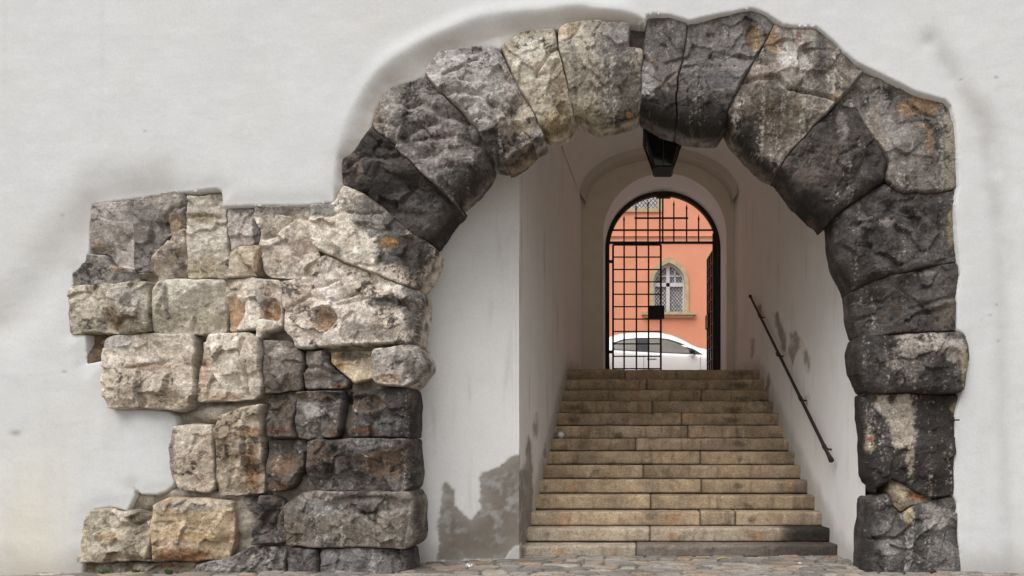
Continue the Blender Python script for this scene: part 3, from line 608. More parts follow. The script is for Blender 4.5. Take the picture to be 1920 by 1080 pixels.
stone('pier_block', [(1580,555,i),(1597,547),(1622,535),(1665,517),(1697,514),(1740,500),(1790,495),(1792,520),(1787,552),(1789,622),(1700,628),(1640,632),(1592,640,i),(1582,595,i)], C(92,86,82), C(74,68,64), arch, .14, .05, .10,
  stains=[(1700,515,40,8,C(150,140,126),.7),(1770,590,26,30,C(120,108,92),.4)], cracks=[([(1610,600),(1640,592),(1650,580)],4,.03),([(1700,585),(1740,570),(1780,560)],4,.02),([(1690,600),(1730,590),(1775,580)],4,.02)], rough=1.2)
stone('impost_block', [(1591,640,i),(1640,632),(1700,628),(1789,624),(1800,630),(1807,652),(1805,695),(1797,738),(1740,738),(1680,738),(1606,741,i),(1590,707,i),(1584,665,i)], C(84,78,74), C(60,56,54), arch, .22, .16, .13,
  stains=[(1720,645,50,22,C(176,164,152),.9),(1690,680,30,40,C(160,148,136),.8),(1730,700,50,40,C(46,44,44),.6),(1782,660,18,18,C(190,178,166),.7),(1797,700,8,36,C(152,138,106),.8),(1615,690,22,50,C(66,62,60),.8)], hollows=[(1772,680,20,24,.05)], off=.05, rough=1.2, wdt=.09, label='projecting dark block with whitish lime runs, level with the spring of the arch')
stone('pier_block', [(1604,744,i),(1680,742),(1740,742),(1795,744),(1786,778),(1785,850),(1783,928),(1740,930),(1715,922),(1690,905),(1666,893),(1640,915),(1627,926,i),(1613,891,i),(1611,834,i)], C(66,60,56), C(46,42,40), arch, .12, .22, .07,
  stains=[(1690,790,22,52,C(190,176,156),.8),(1652,760,12,20,C(200,188,170),.8),(1632,830,7,18,C(204,184,150),.95),(1633,824,5,7,C(170,84,58),.95),(1785,760,10,22,C(160,140,96),.6),(1700,860,10,24,C(188,170,140),.6)], off=-.01, facets=3, rough=1.1)
stone('wedge_stone', [(1667,893),(1690,905),(1718,918),(1747,934),(1735,945),(1700,948),(1682,960),(1668,945),(1664,920)], C(150,132,102), C(116,100,78), arch, .05, .1, .05, off=.0, stains=[(1722,928,20,10,C(168,104,54),.9),(1685,920,14,12,C(170,156,124),.8)])
stone('pier_block', [(1611,931,i),(1664,926),(1668,947),(1682,962),(1702,950),(1740,940),(1783,932),(1790,941),(1793,1023),(1799,1098),(1602,1098,i),(1604,992,i)], C(92,88,86), C(70,66,64), arch, .12, .26, .14,
  stains=[(1750,970,34,22,C(170,162,156),.8),(1660,1010,24,40,C(140,134,128),.6),(1697,965,10,20,C(180,160,120),.8),(1770,1050,24,40,C(150,144,138),.5),(1622,1010,10,80,C(56,54,54),.8)], cracks=[([(1628,1012),(1650,1005),(1672,1008),(1688,1000),(1700,985)],3,.06),([(1640,960),(1665,950),(1690,948)],4,.03)], rough=1.2, wdt=.1)
# --- pale wall: top row
B = 'ashlar_block'
stone(B, [(180,387),(256,377),(257,430),(255,505),(222,500),(210,480),(175,478),(175,442)], C(170,160,152), C(150,140,132), pier, .0, .06, .04, off=-.02, stains=[(195,470,22,14,C(112,100,84),.8),(190,460,14,8,C(170,140,110),.6)], facets=2, rough=.6)
stone(B, [(257,377),(310,369),(350,366),(357,385),(356,430),(332,450),(310,480),(290,510),(262,508),(255,505),(257,430)], C(146,136,128), C(124,116,110), pier, .06, .06, .05, off=0, stains=[(325,385,30,14,C(184,174,160),.8),(338,425,20,22,C(168,140,108),.7),(325,460,14,12,C(70,66,62),.8),(345,460,10,14,C(150,118,70),.8),(300,490,14,12,C(100,88,70),.7)], cracks=[([(356,393),(335,395),(322,415),(322,438)],3,.03)], facets=3, rough=.8)
stone(B, [(357,430),(359,470),(358,525),(300,532),(270,532),(264,512),(290,512),(310,480),(332,450)], C(190,174,156), C(140,124,104), pier, .1, .0, .09, off=.0, stains=[(345,510,16,20,C(84,72,60),.8),(280,520,16,12,C(90,76,52),.8),(325,495,18,18,C(204,190,174),.6)], rough=1.1)
stone(B, [(359,371),(380,368),(424,365),(427,392),(428,440),(433,475),(430,527),(360,527),(359,470),(357,400)], C(182,172,156), C(166,156,138), pier, .0, .05, .06, off=0, stains=[(390,412,24,10,C(136,114,74),.7),(395,508,34,24,C(150,134,96),.7),(415,372,10,8,C(140,136,112),.6)], cracks=[([(366,412),(385,408),(415,410)],4,.03)], facets=3, rough=.7)
stone(B, [(428,393),(482,392),(486,420),(497,440),(495,456),(470,462),(450,462),(434,474),(428,440)], C(170,158,150), C(150,138,128), pier, .05, 0, .05, off=-.02, stains=[(488,430,10,28,C(84,78,74),.8),(462,398,20,7,C(110,108,106),.7)], facets=3, rough=.7)
stone(B, [(434,475),(450,463),(495,458),(497,480),(496,520),(432,525)], C(184,170,146), C(160,142,112), pier, .02, 0, .06, off=.01, stains=[(492,490,8,34,C(104,76,40),.8)], rough=.8)
stone(B, [(483,392),(586,391),(588,430),(595,466),(601,485),(592,515),(575,520),(540,522),(510,520),(498,512),(497,480),(496,455),(498,440),(486,420)], C(196,184,168), C(170,154,134), pier, .06, .06, .08, off=.0, stains=[(510,400,34,12,C(112,106,98),.8),(560,398,26,8,C(140,132,120),.7),(508,430,14,16,C(126,112,92),.6),(560,470,30,26,C(208,188,176),.6)], cracks=[([(586,415),(560,412),(540,425),(520,445),(505,450)],4,.04),([(560,420),(555,470),(570,495)],4,.02)], rough=1.1)
stone('ledge_stone', [(146,515),(165,505),(175,492),(176,479),(210,481),(222,501),(255,506),(264,522),(298,534),(240,537),(146,540)], C(150,144,136), C(132,126,118), pier, .08, .05, .05, off=.03, stains=[(235,505,16,7,C(182,140,100),.8),(180,500,30,14,C(124,120,114),.6),(285,527,18,7,C(80,66,48),.8)], rough=.8)
# second row
stone(B, [(143,592),(142,555),(146,541),(240,538),(298,534),(301,580),(298,625),(250,628),(207,626),(145,626)], C(178,168,150), C(146,134,114), pier, .08, .08, .09, off=.06, stains=[(172,585,30,40,C(194,182,164),.8),(262,610,40,20,C(110,96,76),.8),(225,600,20,22,C(128,102,66),.8),(262,560,30,16,C(166,160,150),.6),(262,570,14,12,C(72,68,64),.6)], cracks=[([(212,560),(218,590),(205,620)],6,.04)], rough=.9)
stone(B, [(301,548),(318,532),(360,528),(429,530),(431,560),(433,590),(430,627),(300,627),(300,580)], C(180,172,154), C(166,156,134), pier, .0, .05, .07, off=.06, stains=[(400,610,34,18,C(150,136,104),.6),(330,570,6,34,C(120,112,104),.8)], cracks=[([(328,550),(332,580),(330,600)],3,.02)], facets=3, rough=.6, wdt=.09)
stone(B, [(431,528),(480,525),(533,530),(537,560),(539,620),(500,622),(437,625),(434,590),(430,560)], C(192,180,164), C(170,152,128), pier, .05, .06, .07, off=.05, hollows=[(448,592,20,34,.05),(517,590,18,26,.07)], stains=[(448,592,18,30,C(186,148,100),.9),(518,590,17,26,C(140,94,48),.9),(500,560,12,20,C(96,94,94),.6),(515,545,16,10,C(132,98,68),.6)], rough=.8)
stone('wedge_stone', [(482,612),(502,604),(530,608),(534,620),(508,624),(500,640),(492,640),(496,624)], C(206,196,182), C(186,170,150), pier, 0, 0, .05, off=.10, rough=.6)
# third row
stone(B, [(206,690),(204,665),(208,640),(225,632),(300,629),(373,630),(376,660),(372,700),(376,735),(370,765),(345,772),(300,766),(222,767),(208,740)], C(190,178,160), C(168,152,132), pier, .0, .05, .09, off=.06, stains=[(320,750,60,16,C(142,124,96),.7),(280,740,14,34,C(92,80,68),.8),(240,755,28,10,C(110,94,74),.6),(295,690,50,6,C(140,108,74),.7),(235,645,30,14,C(176,172,168),.6)], cracks=[([(255,693),(285,690),(330,682)],4,.025),([(277,705),(280,740),(292,760)],5,.03)], facets=4, rough=.8)
stone(B, [(396,640),(401,629),(480,626),(500,640),(499,700),(500,738),(480,750),(378,755),(377,735),(386,690)], C(196,186,168), C(176,160,138), pier, .0, .05, .08, off=.06, stains=[(392,700,12,50,C(190,150,120),.6),(420,745,40,10,C(160,128,88),.6)], cracks=[([(470,640),(462,665),(472,690),(474,740)],3,.04)], facets=4, rough=.8)
stone(B, [(170,630),(206,629),(205,660),(204,678),(168,684)], C(124,100,70), C(96,78,56), pier, .05, 0, .02, off=-.04, rough=.8)
stone(B, [(501,640),(530,640),(560,642),(566,656),(576,664),(576,735),(502,738)], C(128,116,106), C(104,88,76), pier, .14, .16, .06, off=.05, rough=1.1, stains=[(520,655,24,14,C(186,176,164),.7)])
stone(B, [(578,659),(616,659),(620,680),(640,700),(657,715),(658,728),(579,732)], C(140,130,118), C(104,94,86), pier, .14, .1, .07, off=.05, rough=1.3, stains=[(640,718,16,8,C(90,92,92),.7),(640,724,14,5,C(150,104,50),.7)], cracks=[([(578,690),(610,692),(640,705)],4,.04)])
stone(B, [(618,659),(702,657),(706,690),(698,712),(665,722),(650,706),(622,682)], C(186,160,118), C(196,176,144), pier, .0, 0, .015, off=-.03, rough=.5, stains=[(655,668,20,10,C(96,88,80),.8),(640,688,14,10,C(176,134,72),.8)], cracks=[([(628,668),(650,682),(672,688),(673,660)],2.5,.03)])
stone(B, [(709,659),(799,657,i),(805,660,i),(815,687,i),(815,697,i),(797,717,i),(765,725),(720,722),(705,713),(708,690)], C(184,172,158), C(150,140,130), arch, .08, .12, .09, off=.05, rough=1., stains=[(775,690,8,26,C(120,112,104),.8),(735,712,24,8,C(130,96,66),.8),(790,685,10,22,C(160,156,150),.8)], cracks=[([(772,665),(770,700),(760,722)],4,.04)])
# fourth row
stone(B, [(506,741),(560,737),(562,775),(556,800),(562,822),(510,820),(506,800)], C(118,104,92), C(86,76,68), pier, .14, .12, .08, off=0, rough=1.3, stains=[(528,808,26,9,C(104,62,38),.8),(530,765,24,18,C(120,104,84),.7)], hollows=[(530,765,26,22,.04)])
stone(B, [(561,737),(648,734),(650,760),(646,800),(640,818),(600,823),(563,822),(557,800),(563,775)], C(126,116,108), C(92,84,80), pier, .14, .2, .10, off=.02, rough=1.4, stains=[(605,745,46,8,C(110,92,72),.8),(600,772,22,12,C(186,180,176),.7),(640,815,18,9,C(110,66,48),.7)], hollows=[(605,747,50,13,.04)])
stone(B, [(665,737),(720,729),(786,731,i),(791,740,i),(792,805,i),(790,822,i),(668,824),(660,812),(680,785),(664,765)], C(84,78,76), C(64,60,60), arch, .2, .12, .12, off=.03, rough=1.3, stains=[(695,760,36,20,C(112,94,76),.7),(730,795,40,10,C(120,118,116),.5),(780,750,12,34,C(130,112,96),.6),(690,808,22,7,C(108,66,42),.8)], hollows=[(695,758,34,16,.05)])
# fifth row
stone(B, [(334,812),(337,797),(407,796),(409,860),(407,915),(395,925),(350,918),(334,895),(331,860)], C(188,174,154), C(170,152,130), pier, .0, .05, .07, off=.04, facets=3, rough=.7, stains=[(337,860,8,60,C(132,122,112),.7),(380,900,28,14,C(170,150,130),.6)])
stone(B, [(414,805),(420,782),(460,766),(499,756),(500,800),(501,860),(500,925),(420,928),(412,900)], C(180,166,144), C(156,136,108), pier, .05, .08, .07, off=.03, facets=4, rough=1.1, stains=[(480,880,12,50,C(140,94,52),.7),(470,830,8,60,C(84,72,60),.8),(490,820,10,12,C(70,62,58),.7),(480,810,20,8,C(176,130,78),.6)], hollows=[(470,815,16,14,.03)])
stone(B, [(506,824),(583,826),(577,850),(570,878),(562,905),(548,918),(511,922),(507,880)], C(106,98,92), C(88,74,62), pier, .12, .14, .09, off=.0, rough=1.2, stains=[(540,870,24,24,C(128,96,64),.7),(530,910,26,9,C(130,92,56),.6)])
stone(B, [(586,827),(640,824),(789,824,i),(790,835,i),(794,885,i),(790,912,i),(755,922),(600,918),(587,900)], C(104,96,90), C(84,76,72), arch, .14, .16, .11, off=.03, rough=1.3, stains=[(610,850,24,24,C(120,92,64),.5),(730,870,50,26,C(134,100,68),.5),(695,835,34,9,C(140,138,136),.7)], cracks=[([(640,845),(632,870),(622,900)],7,.06),([(757,830),(758,870),(757,918)],3,.03)])
# sixth row
stone(B, [(172,966),(185,956),(215,951),(240,960),(262,955),(293,968),(294,1010),(290,1050),(163,1052),(163,1020),(166,990)], C(182,170,148), C(152,138,112), pier, .05, .08, .09, off=.02, rough=1.1, stains=[(230,1042,54,10,C(110,88,60),.7),(220,1005,24,8,C(176,140,86),.6),(268,1000,22,24,C(130,114,92),.6)], hollows=[(262,990,30,14,.05)], cracks=[([(220,965),(240,985),(262,985),(290,970)],4,.04)])
stone(B, [(299,945),(330,930),(400,932),(445,940),(448,1000),(436,1050),(370,1051),(297,1052),(294,990)], C(190,168,132), C(164,136,98), pier, .0, .04, .11, off=.04, rough=.9, wdt=.1, stains=[(350,1040,50,16,C(150,98,52),.8),(370,1005,50,10,C(190,160,96),.6),(340,1015,34,12,C(200,170,148),.7),(370,945,60,12,C(170,160,146),.8)])
stone('ledge_stone', [(455,932),(500,928),(530,932),(537,950),(538,1018),(482,1021),(470,1002),(488,965),(470,955)], C(124,114,106), C(92,84,78), pier, .16, .14, .05, off=-.03, rough=1.6, cracks=[([(490,1010),(500,975),(520,950)],5,.05),([(518,990),(522,960),(530,940)],4,.05)])
stone(B, [(537,950),(562,926),(600,920),(790,917,i),(800,935,i),(799,1012,i),(786,1021,i),(700,1023),(600,1025),(541,1021)], C(136,126,114), C(112,102,92), arch, .1, .1, .10, off=.04, rough=1.1, stains=[(660,990,80,30,C(146,136,120),.6),(700,940,70,18,C(96,88,82),.5),(620,950,40,14,C(124,124,120),.7),(790,970,10,40,C(96,92,88),.6),(560,1000,24,24,C(120,104,76),.5)], hollows=[(700,945,80,18,.04)], cracks=[([(690,960),(720,985),(735,1000)],4,.03),([(773,940),(770,990),(762,1022)],3,.02)])
# base row
stone(B, [(162,1055),(250,1056),(300,1056),(369,1055),(362,1078),(360,1100),(160,1100)], C(156,144,124), C(122,108,88), pier, .08, .05, .05, off=-.02, rough=1., stains=[(172,1065,12,14,C(120,96,60),.8),(330,1062,34,5,C(140,96,60),.7),(230,1075,60,8,C(96,106,72),.5)])
stone(B, [(376,1058),(430,1046),(470,1026),(535,1025),(538,1100),(372,1100)], C(150,144,136), C(112,104,98), pier, .12, .2, .07, off=.0, rough=1.2, stains=[(500,1035,34,10,C(176,166,154),.7),(440,1075,30,8,C(104,112,84),.5)])
stone(B, [(541,1026),(600,1030),(601,1100),(540,1100)], C(108,102,98), C(86,80,76), pier, .14, .12, .09, off=-.02, rough=1.3)
stone(B, [(606,1030),(700,1026),(785,1025,i),(786,1057,i),(786,1100,i),(604,1100)], C(118,113,110), C(92,88,86), arch, .1, .24, .08, off=.02, rough=1., stains=[(680,1040,60,12,C(150,148,148),.7),(760,1060,24,30,C(104,98,94),.5)])
# --- mortar and rubble bed behind and between the stones
def mortar():
    reg = np.concatenate([OUTW, INTW[::-1]]); reg, _ = resample(reg, .05)
    h = .016; G, q, sd, I = sheet(reg, h)
    dI, _, _, _ = seg_dist(G, INTW, False); q = q[(dI[q] > .06).all(1)]; u_, inv_ = np.unique(q, return_inverse=True); G, sd, I, q = G[u_], sd[u_], I[u_], inv_.reshape(-1, 4)
    # pull the soffit edge back out of sight
    p3 = np.c_[G[:, 0], G[:, 0]*0, G[:, 1]]
    pxl = X0+G[:, 0]*F/DF; pyl = Y0-(G[:, 1]-EYE)*F/DF
    y = DF+.040+.04*fbm(p3, 4, 5, 300, .6)+.022*fbm(p3, 13, 4, 301, .6)
    left = ss(830, 760, pxl)
    DI, _, _, _ = seg_dist(G, INTW, False); y += .22*ss(.14, .0, DI)
    # deep open joints
    for a, b, ra, rb in [(385,655,11,30),(409,860,5,60),(573,860,12,34),(657,748,8,12),(601,1070,4,34),(505,870,5,60),(380,1060,9,9),(575,1000,0,0)]:
        if ra: y += .14*ss(1.2, .7, np.sqrt(((pxl-a)/ra)**2+((pyl-b)/rb)**2))
    # mortar raised in the gaps between blocks
    for a, b, ra, rb, am in [(430,775,80,20,.07),(665,800,22,22,.07),(455,970,34,40,.05),(270,935,30,22,.04),(400,928,60,10,.06),(330,930,30,16,.05)]:
        y -= am*ss(1.2, .5, np.sqrt(((pxl-a)/ra)**2+((pyl-b)/rb)**2))
    n1 = fbm(p3, 3, 4, 302); n2 = fbm(p3, 14, 4, 303)
    c = mixc(np.tile(C(156, 147, 134), (len(G), 1)), C(122, 110, 94), ss(-.3, .4, n1)); c = c*(1+.5*n2)[:, None]; c = mixc(c, C(172, 164, 152), ss(.1, .5, n2)*.5)
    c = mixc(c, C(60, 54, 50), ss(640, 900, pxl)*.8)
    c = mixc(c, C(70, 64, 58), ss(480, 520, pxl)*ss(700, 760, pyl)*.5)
    V = np.c_[G[:, 0], y, G[:, 1]]
    e = border(q); bv = np.unique(e); mp = -np.ones(len(V), int); mp[bv] = np.arange(len(bv))
    V2 = V[bv].copy(); V2[:, 1] = DB+.02
    Qs = np.stack([e[:, 1], e[:, 0], len(V)+mp[e[:, 0]], len(V)+mp[e[:, 1]]], -1)
    V3 = V.copy(); V3[:, 1] = DB+.02
    allV = np.concatenate([V, V2]); allC = np.concatenate([c, c[bv]])
    mk('mortar_bed', allV, np.concatenate([q, Qs]), M_stone, arch, allC)
    # back of the arch, seen only from inside the passage
    mk('mortar_bed', V3, q[:, ::-1], M_stone, arch, c)
mortar()

# ------------------------------------------------ stairs
stairs = thing('stone_staircase', 'worn sandstone steps rising through the passage behind the archway', 'staircase', (.55, 8.9, 0))
KD = .032; D1 = 8.9
TOPY = [1022,991,959,928,899.5,872,846,822,797.5,774.5,752,731,711,692]
JOINTS = [[1193],[1219],[1313,1379],[1220],[1315],[1206],[1313],[1192],[1290],[1278],[1223],[1315],[1212],[1172]]
ZT = []
def steps():
    for i_, yt in enumerate(TOPY):
        d = D1*(1+KD*i_); zt = wz(yt, d); ZT.append(zt)
    for i_, yt in enumerate(TOPY):
        d = D1*(1+KD*i_); zt = ZT[i_]; zb = (ZT[i_-1] if i_ else 0)-.01
        dn = D1*(1+KD*(i_+1))+.03 if i_ < 13 else DE+.3
        xl, xr = XL(d)-.04, XR(d)+.03
        js = [xl]+[wx(j, d) for j in JOINTS[i_]]+[xr]
        Vs = []; Qs = []; Cs = []; n0 = 0
        for s in range(len(js)-1):
            a, b = js[s]+(.004 if s else 0), js[s+1]-(.004 if s < len(js)-2 else 0)
            rr = np.random.default_rng(i_*7+s); tone = rr.uniform(.88, 1.1); dz = rr.uniform(-.006, .004); dy = rr.uniform(-.01, .01)
            # profile: riser bottom -> nosing -> tread back
            prof = [(0.03, zb), (.024, zb+.018)]+[(0.012*(1-t), zb+(zt-.045-zb)*t) for t in np.linspace(.12, 1, 9)]
            prof += [(0, zt-.036), (-.001, zt-.024), (.001, zt-.012), (.006, zt-.004), (.016, zt)]
            L_ = min(dn-d, .6); prof += [(t, zt) for t in np.linspace(.03, L_, 14)]
            if i_ == 13: prof += [(t, zt) for t in np.linspace(.7, dn-d, 8)]
            prof = np.array(prof); m_ = len(prof); n = max(3, int((b-a)/.014)); xs = np.linspace(a, b, n)
            X = np.repeat(xs, m_); Y = d+np.tile(prof[:, 0], n)+dy; Z = np.tile(prof[:, 1], n)+dz
            p = np.c_[X, Y, Z]; ps = p+np.array([i_*3.1+s*7, 0, 0])
            nz = fbm(ps, 4, 3, 400); n2 = fbm(ps, 22, 3, 401)
            top = ss(zt-.06, zt-.01, Z)
            Y = Y+.010*nz*(1-top)+.004*n2+ss(zt-.05, zt-.0, Z)*.09*np.maximum(fbm(np.c_[X+i_*3.1, X*0, Z*.5], 6, 4, 402)-.10, 0)*np.exp(-((Y-d)/.03)**2)
            Z = Z-.09*np.maximum(fbm(np.c_[X+i_*2.1+9, X*0, X*0], 4, 5, 412, .6)-.12, 0)*np.exp(-((Y-d)/.04)**2)*top+.006*nz*top+.003*n2-.012*top*np.exp(-((Y-d)/.05)**2)*ss(-.2, .5, fbm(np.c_[X+i_*5, X*0, X*0], 1.3, 2, 403))
            px = X0+X*F/d
            warm = mixc(np.tile(C(184, 162, 134), (len(X), 1)), C(150, 132, 110), ss(-.3, .4, fbm(ps, 1.6, 4, 404)))
            cool = mixc(np.tile(C(190, 178, 160), (len(X), 1)), C(160, 147, 130), ss(-.3, .4, fbm(ps, 1.6, 4, 405)))
            k_ = ss(2.5, 0, i_)+.25*ss(.1, .5, fbm(ps, .9, 3, 406)); c = mixc(warm, cool, np.clip(k_, 0, 1)*np.ones(len(X)))*tone
            if i_ >= 9: c = mixc(c, C(140, 120, 96), np.full(len(X), .4))
            st = fbm(ps*np.array([9, 2, 1.3]), 1.2, 4, 407)
            c = mixc(c, C(96, 82, 66), ss(.1, .5, st)*.5*(1-top*.4)); c = mixc(c, C(80, 68, 56), ss(.12, .42, fbm(ps, 2.6, 6, 413, .68))*.5); c = mixc(c, C(206, 190, 164), ss(.1, .45, fbm(ps+7, 3, 5, 414, .6))*.4)
            c = mixc(c, C(182, 130, 88), ss(.2, .55, fbm(ps, 3, 4, 408))*.45)
            # soot and damp at the ends, as in the photo
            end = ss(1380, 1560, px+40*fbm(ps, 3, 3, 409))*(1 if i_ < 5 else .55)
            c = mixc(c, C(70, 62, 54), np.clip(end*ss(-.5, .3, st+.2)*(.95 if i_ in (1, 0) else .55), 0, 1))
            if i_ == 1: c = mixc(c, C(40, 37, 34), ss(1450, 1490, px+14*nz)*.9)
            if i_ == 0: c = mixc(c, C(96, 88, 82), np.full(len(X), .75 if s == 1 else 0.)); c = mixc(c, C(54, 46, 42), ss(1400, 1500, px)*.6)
            for (ii, a_, b_, r_) in [(7,1384,829,12),(3,1400,935,20),(9,1372,783,16),(10,1376,762,20),(12,1385,718,20),(13,1384,700,22),(4,1384,904,10),(6,1386,852,8),(9,1075,783,14),(10,1078,762,18),(11,1390,741,16),(8,1160,820,8),(2,1412,970,12)]:
                if ii == i_: c = mixc(c, C(66, 58, 50), ss(1.3, .2, np.sqrt(((px-a_)/r_)**2+((Z-zb-(zt-zb)*(.3+.4*((a_*7)%10)/10))/.055)**2)+.7*nz+.5*n2)*.62)
            riser_foot = ss(zb+.045, zb+.01, Z+.02*nz)*.85*(1-top); c = mixc(c, C(58, 48, 40), riser_foot)  # riser darkens along its bottom edge
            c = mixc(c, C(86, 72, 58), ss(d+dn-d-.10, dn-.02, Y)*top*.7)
            c = mixc(c, C(92, 74, 56), ss(.2, .5, fbm(ps, 9, 4, 410))*.3); c = c*(1+.22*n2)[:, None]
            edge = np.minimum(X-a, b-X); c = mixc(c, C(70, 56, 44), np.exp(-(edge/.012)**2)*.6)
            Y = Y+.010*np.exp(-(edge/.01)**2); Z = Z-.006*np.exp(-(edge/.01)**2)*top
            idx = np.arange(n*m_).reshape(n, m_)+n0; q = np.stack([idx[:-1, :-1], idx[1:, :-1], idx[1:, 1:], idx[:-1, 1:]], -1).reshape(-1, 4)
            Vs.append(np.c_[X, Y, Z]); Qs.append(q); Cs.append(c); n0 += n*m_
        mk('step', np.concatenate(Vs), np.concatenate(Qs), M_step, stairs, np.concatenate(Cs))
    m = MB()
    for i_ in range(14):                                  # core under the treads
        d = D1*(1+KD*i_)+.05; m.box((XL(d)-.04, d, -.2), (XR(d)+.02, d+.34 if i_ < 13 else DG-.01, ZT[i_]-.03))
    m.build('step_core', M_ground, stairs)
steps()

# ------------------------------------------------ ground
def paving():
    h = .014; xs = np.arange(-6.2, 4.4, h); ys = np.arange(6.9, 8.96, h); X, Y = [a.ravel() for a in np.meshgrid(xs, ys)]
    r = np.random.default_rng(3); sx, sy = .26, .13; pts = []; row = 0; yy = 6.7
    while yy < 9.2:
        xx = -6.5+r.uniform(0, .2)
        while xx < 4.7: pts.append((xx+r.uniform(-.05, .05), yy+r.uniform(-.03, .03))); xx += sx*r.uniform(.6, 1.35)
        yy += sy*r.uniform(.85, 1.15)
    pts = np.array(pts); G = np.c_[X, Y]; p3 = np.c_[X, Y, X*0]
    Gw = G+np.c_[fbm(p3, 5, 3, 501), fbm(p3, 5, 3, 502)]*.035
    d1 = np.full(len(G), 9.); d2 = np.full(len(G), 9.); id_ = np.zeros(len(G), int)
    for k, (a, b) in enumerate(pts):
        mloc = np.where((np.abs(Gw[:, 0]-a) < .45) & (np.abs(Gw[:, 1]-b) < .3))[0] if False else None
        # rows of the grid near this stone
        j0, j1 = np.searchsorted(ys, [b-.3, b+.3]); i0, i1 = np.searchsorted(xs, [a-.45, a+.45])
        if j1 <= j0 or i1 <= i0: continue
        ix = (np.arange(j0, j1)[:, None]*len(xs)+np.arange(i0, i1)[None]).ravel()
        dd = np.hypot((Gw[ix, 0]-a), (Gw[ix, 1]-b)*1.8); c1 = dd < d1[ix]
        d2[ix] = np.where(c1, d1[ix], np.minimum(d2[ix], dd)); id_[ix] = np.where(c1, k, id_[ix]); d1[ix] = np.minimum(d1[ix], dd)
    e = d2-d1; dome = ss(0, .05, e); hh = r.uniform(-.012, .014, len(pts)); tl = r.uniform(-.05, .05, (len(pts), 2))
    Z = .0+dome*(.018+hh[id_])+tl[id_, 0]*(X-pts[id_, 0])*dome*.6+tl[id_, 1]*(Y-pts[id_, 1])*dome*.6+.006*fbm(p3, 14, 3, 503)+.003*fbm(p3, 40, 2, 504)
    pal = np.array([C(146, 138, 128), C(132, 126, 119), C(156, 148, 138), C(118, 114, 109), C(148, 130, 114), C(138, 134, 129)])
    c = pal[r.integers(0, 6, len(pts))][id_]*r.uniform(.85, 1.12, len(pts))[id_][:, None]
    c = mixc(c, C(84, 76, 68), ss(.045, .0, e)*.85); c = mixc(c, C(88, 80, 72), ss(-.1, .5, fbm(p3, 2, 4, 505))*.45)
    nx = len(xs); idx = np.arange(len(ys)*nx).reshape(len(ys), nx); q = np.stack([idx[:-1, :-1], idx[:-1, 1:], idx[1:, 1:], idx[1:, :-1]], -1).reshape(-1, 4)
    o = mk('pavement', np.c_[X, Y, Z], q, M_pave, None, c*(1+.25*fbm(p3, 25, 3, 506))[:, None]); o['kind'] = 'structure'
paving()
m = MB(); m.add([(-80, -80, -.012), (80, -80, -.012), (80, DG-.1, -.012), (-80, DG-.1, -.012)], [(0, 1, 2, 3)]); o = m.build('ground', M_ground); o['kind'] = 'structure'
m = MB(); m.add([(-80, DG-.1, ZL-.02), (80, DG-.1, ZL-.02), (80, 18.6, 3.05), (-80, 18.6, 3.05), (80, 60, 3.05), (-80, 60, 3.05), (-80, DG-.1, -.2), (80, DG-.1, -.2)], [(0, 1, 2, 3), (3, 2, 4, 5), (6, 7, 1, 0)]); o = m.build('street', M_street); o['kind'] = 'structure'

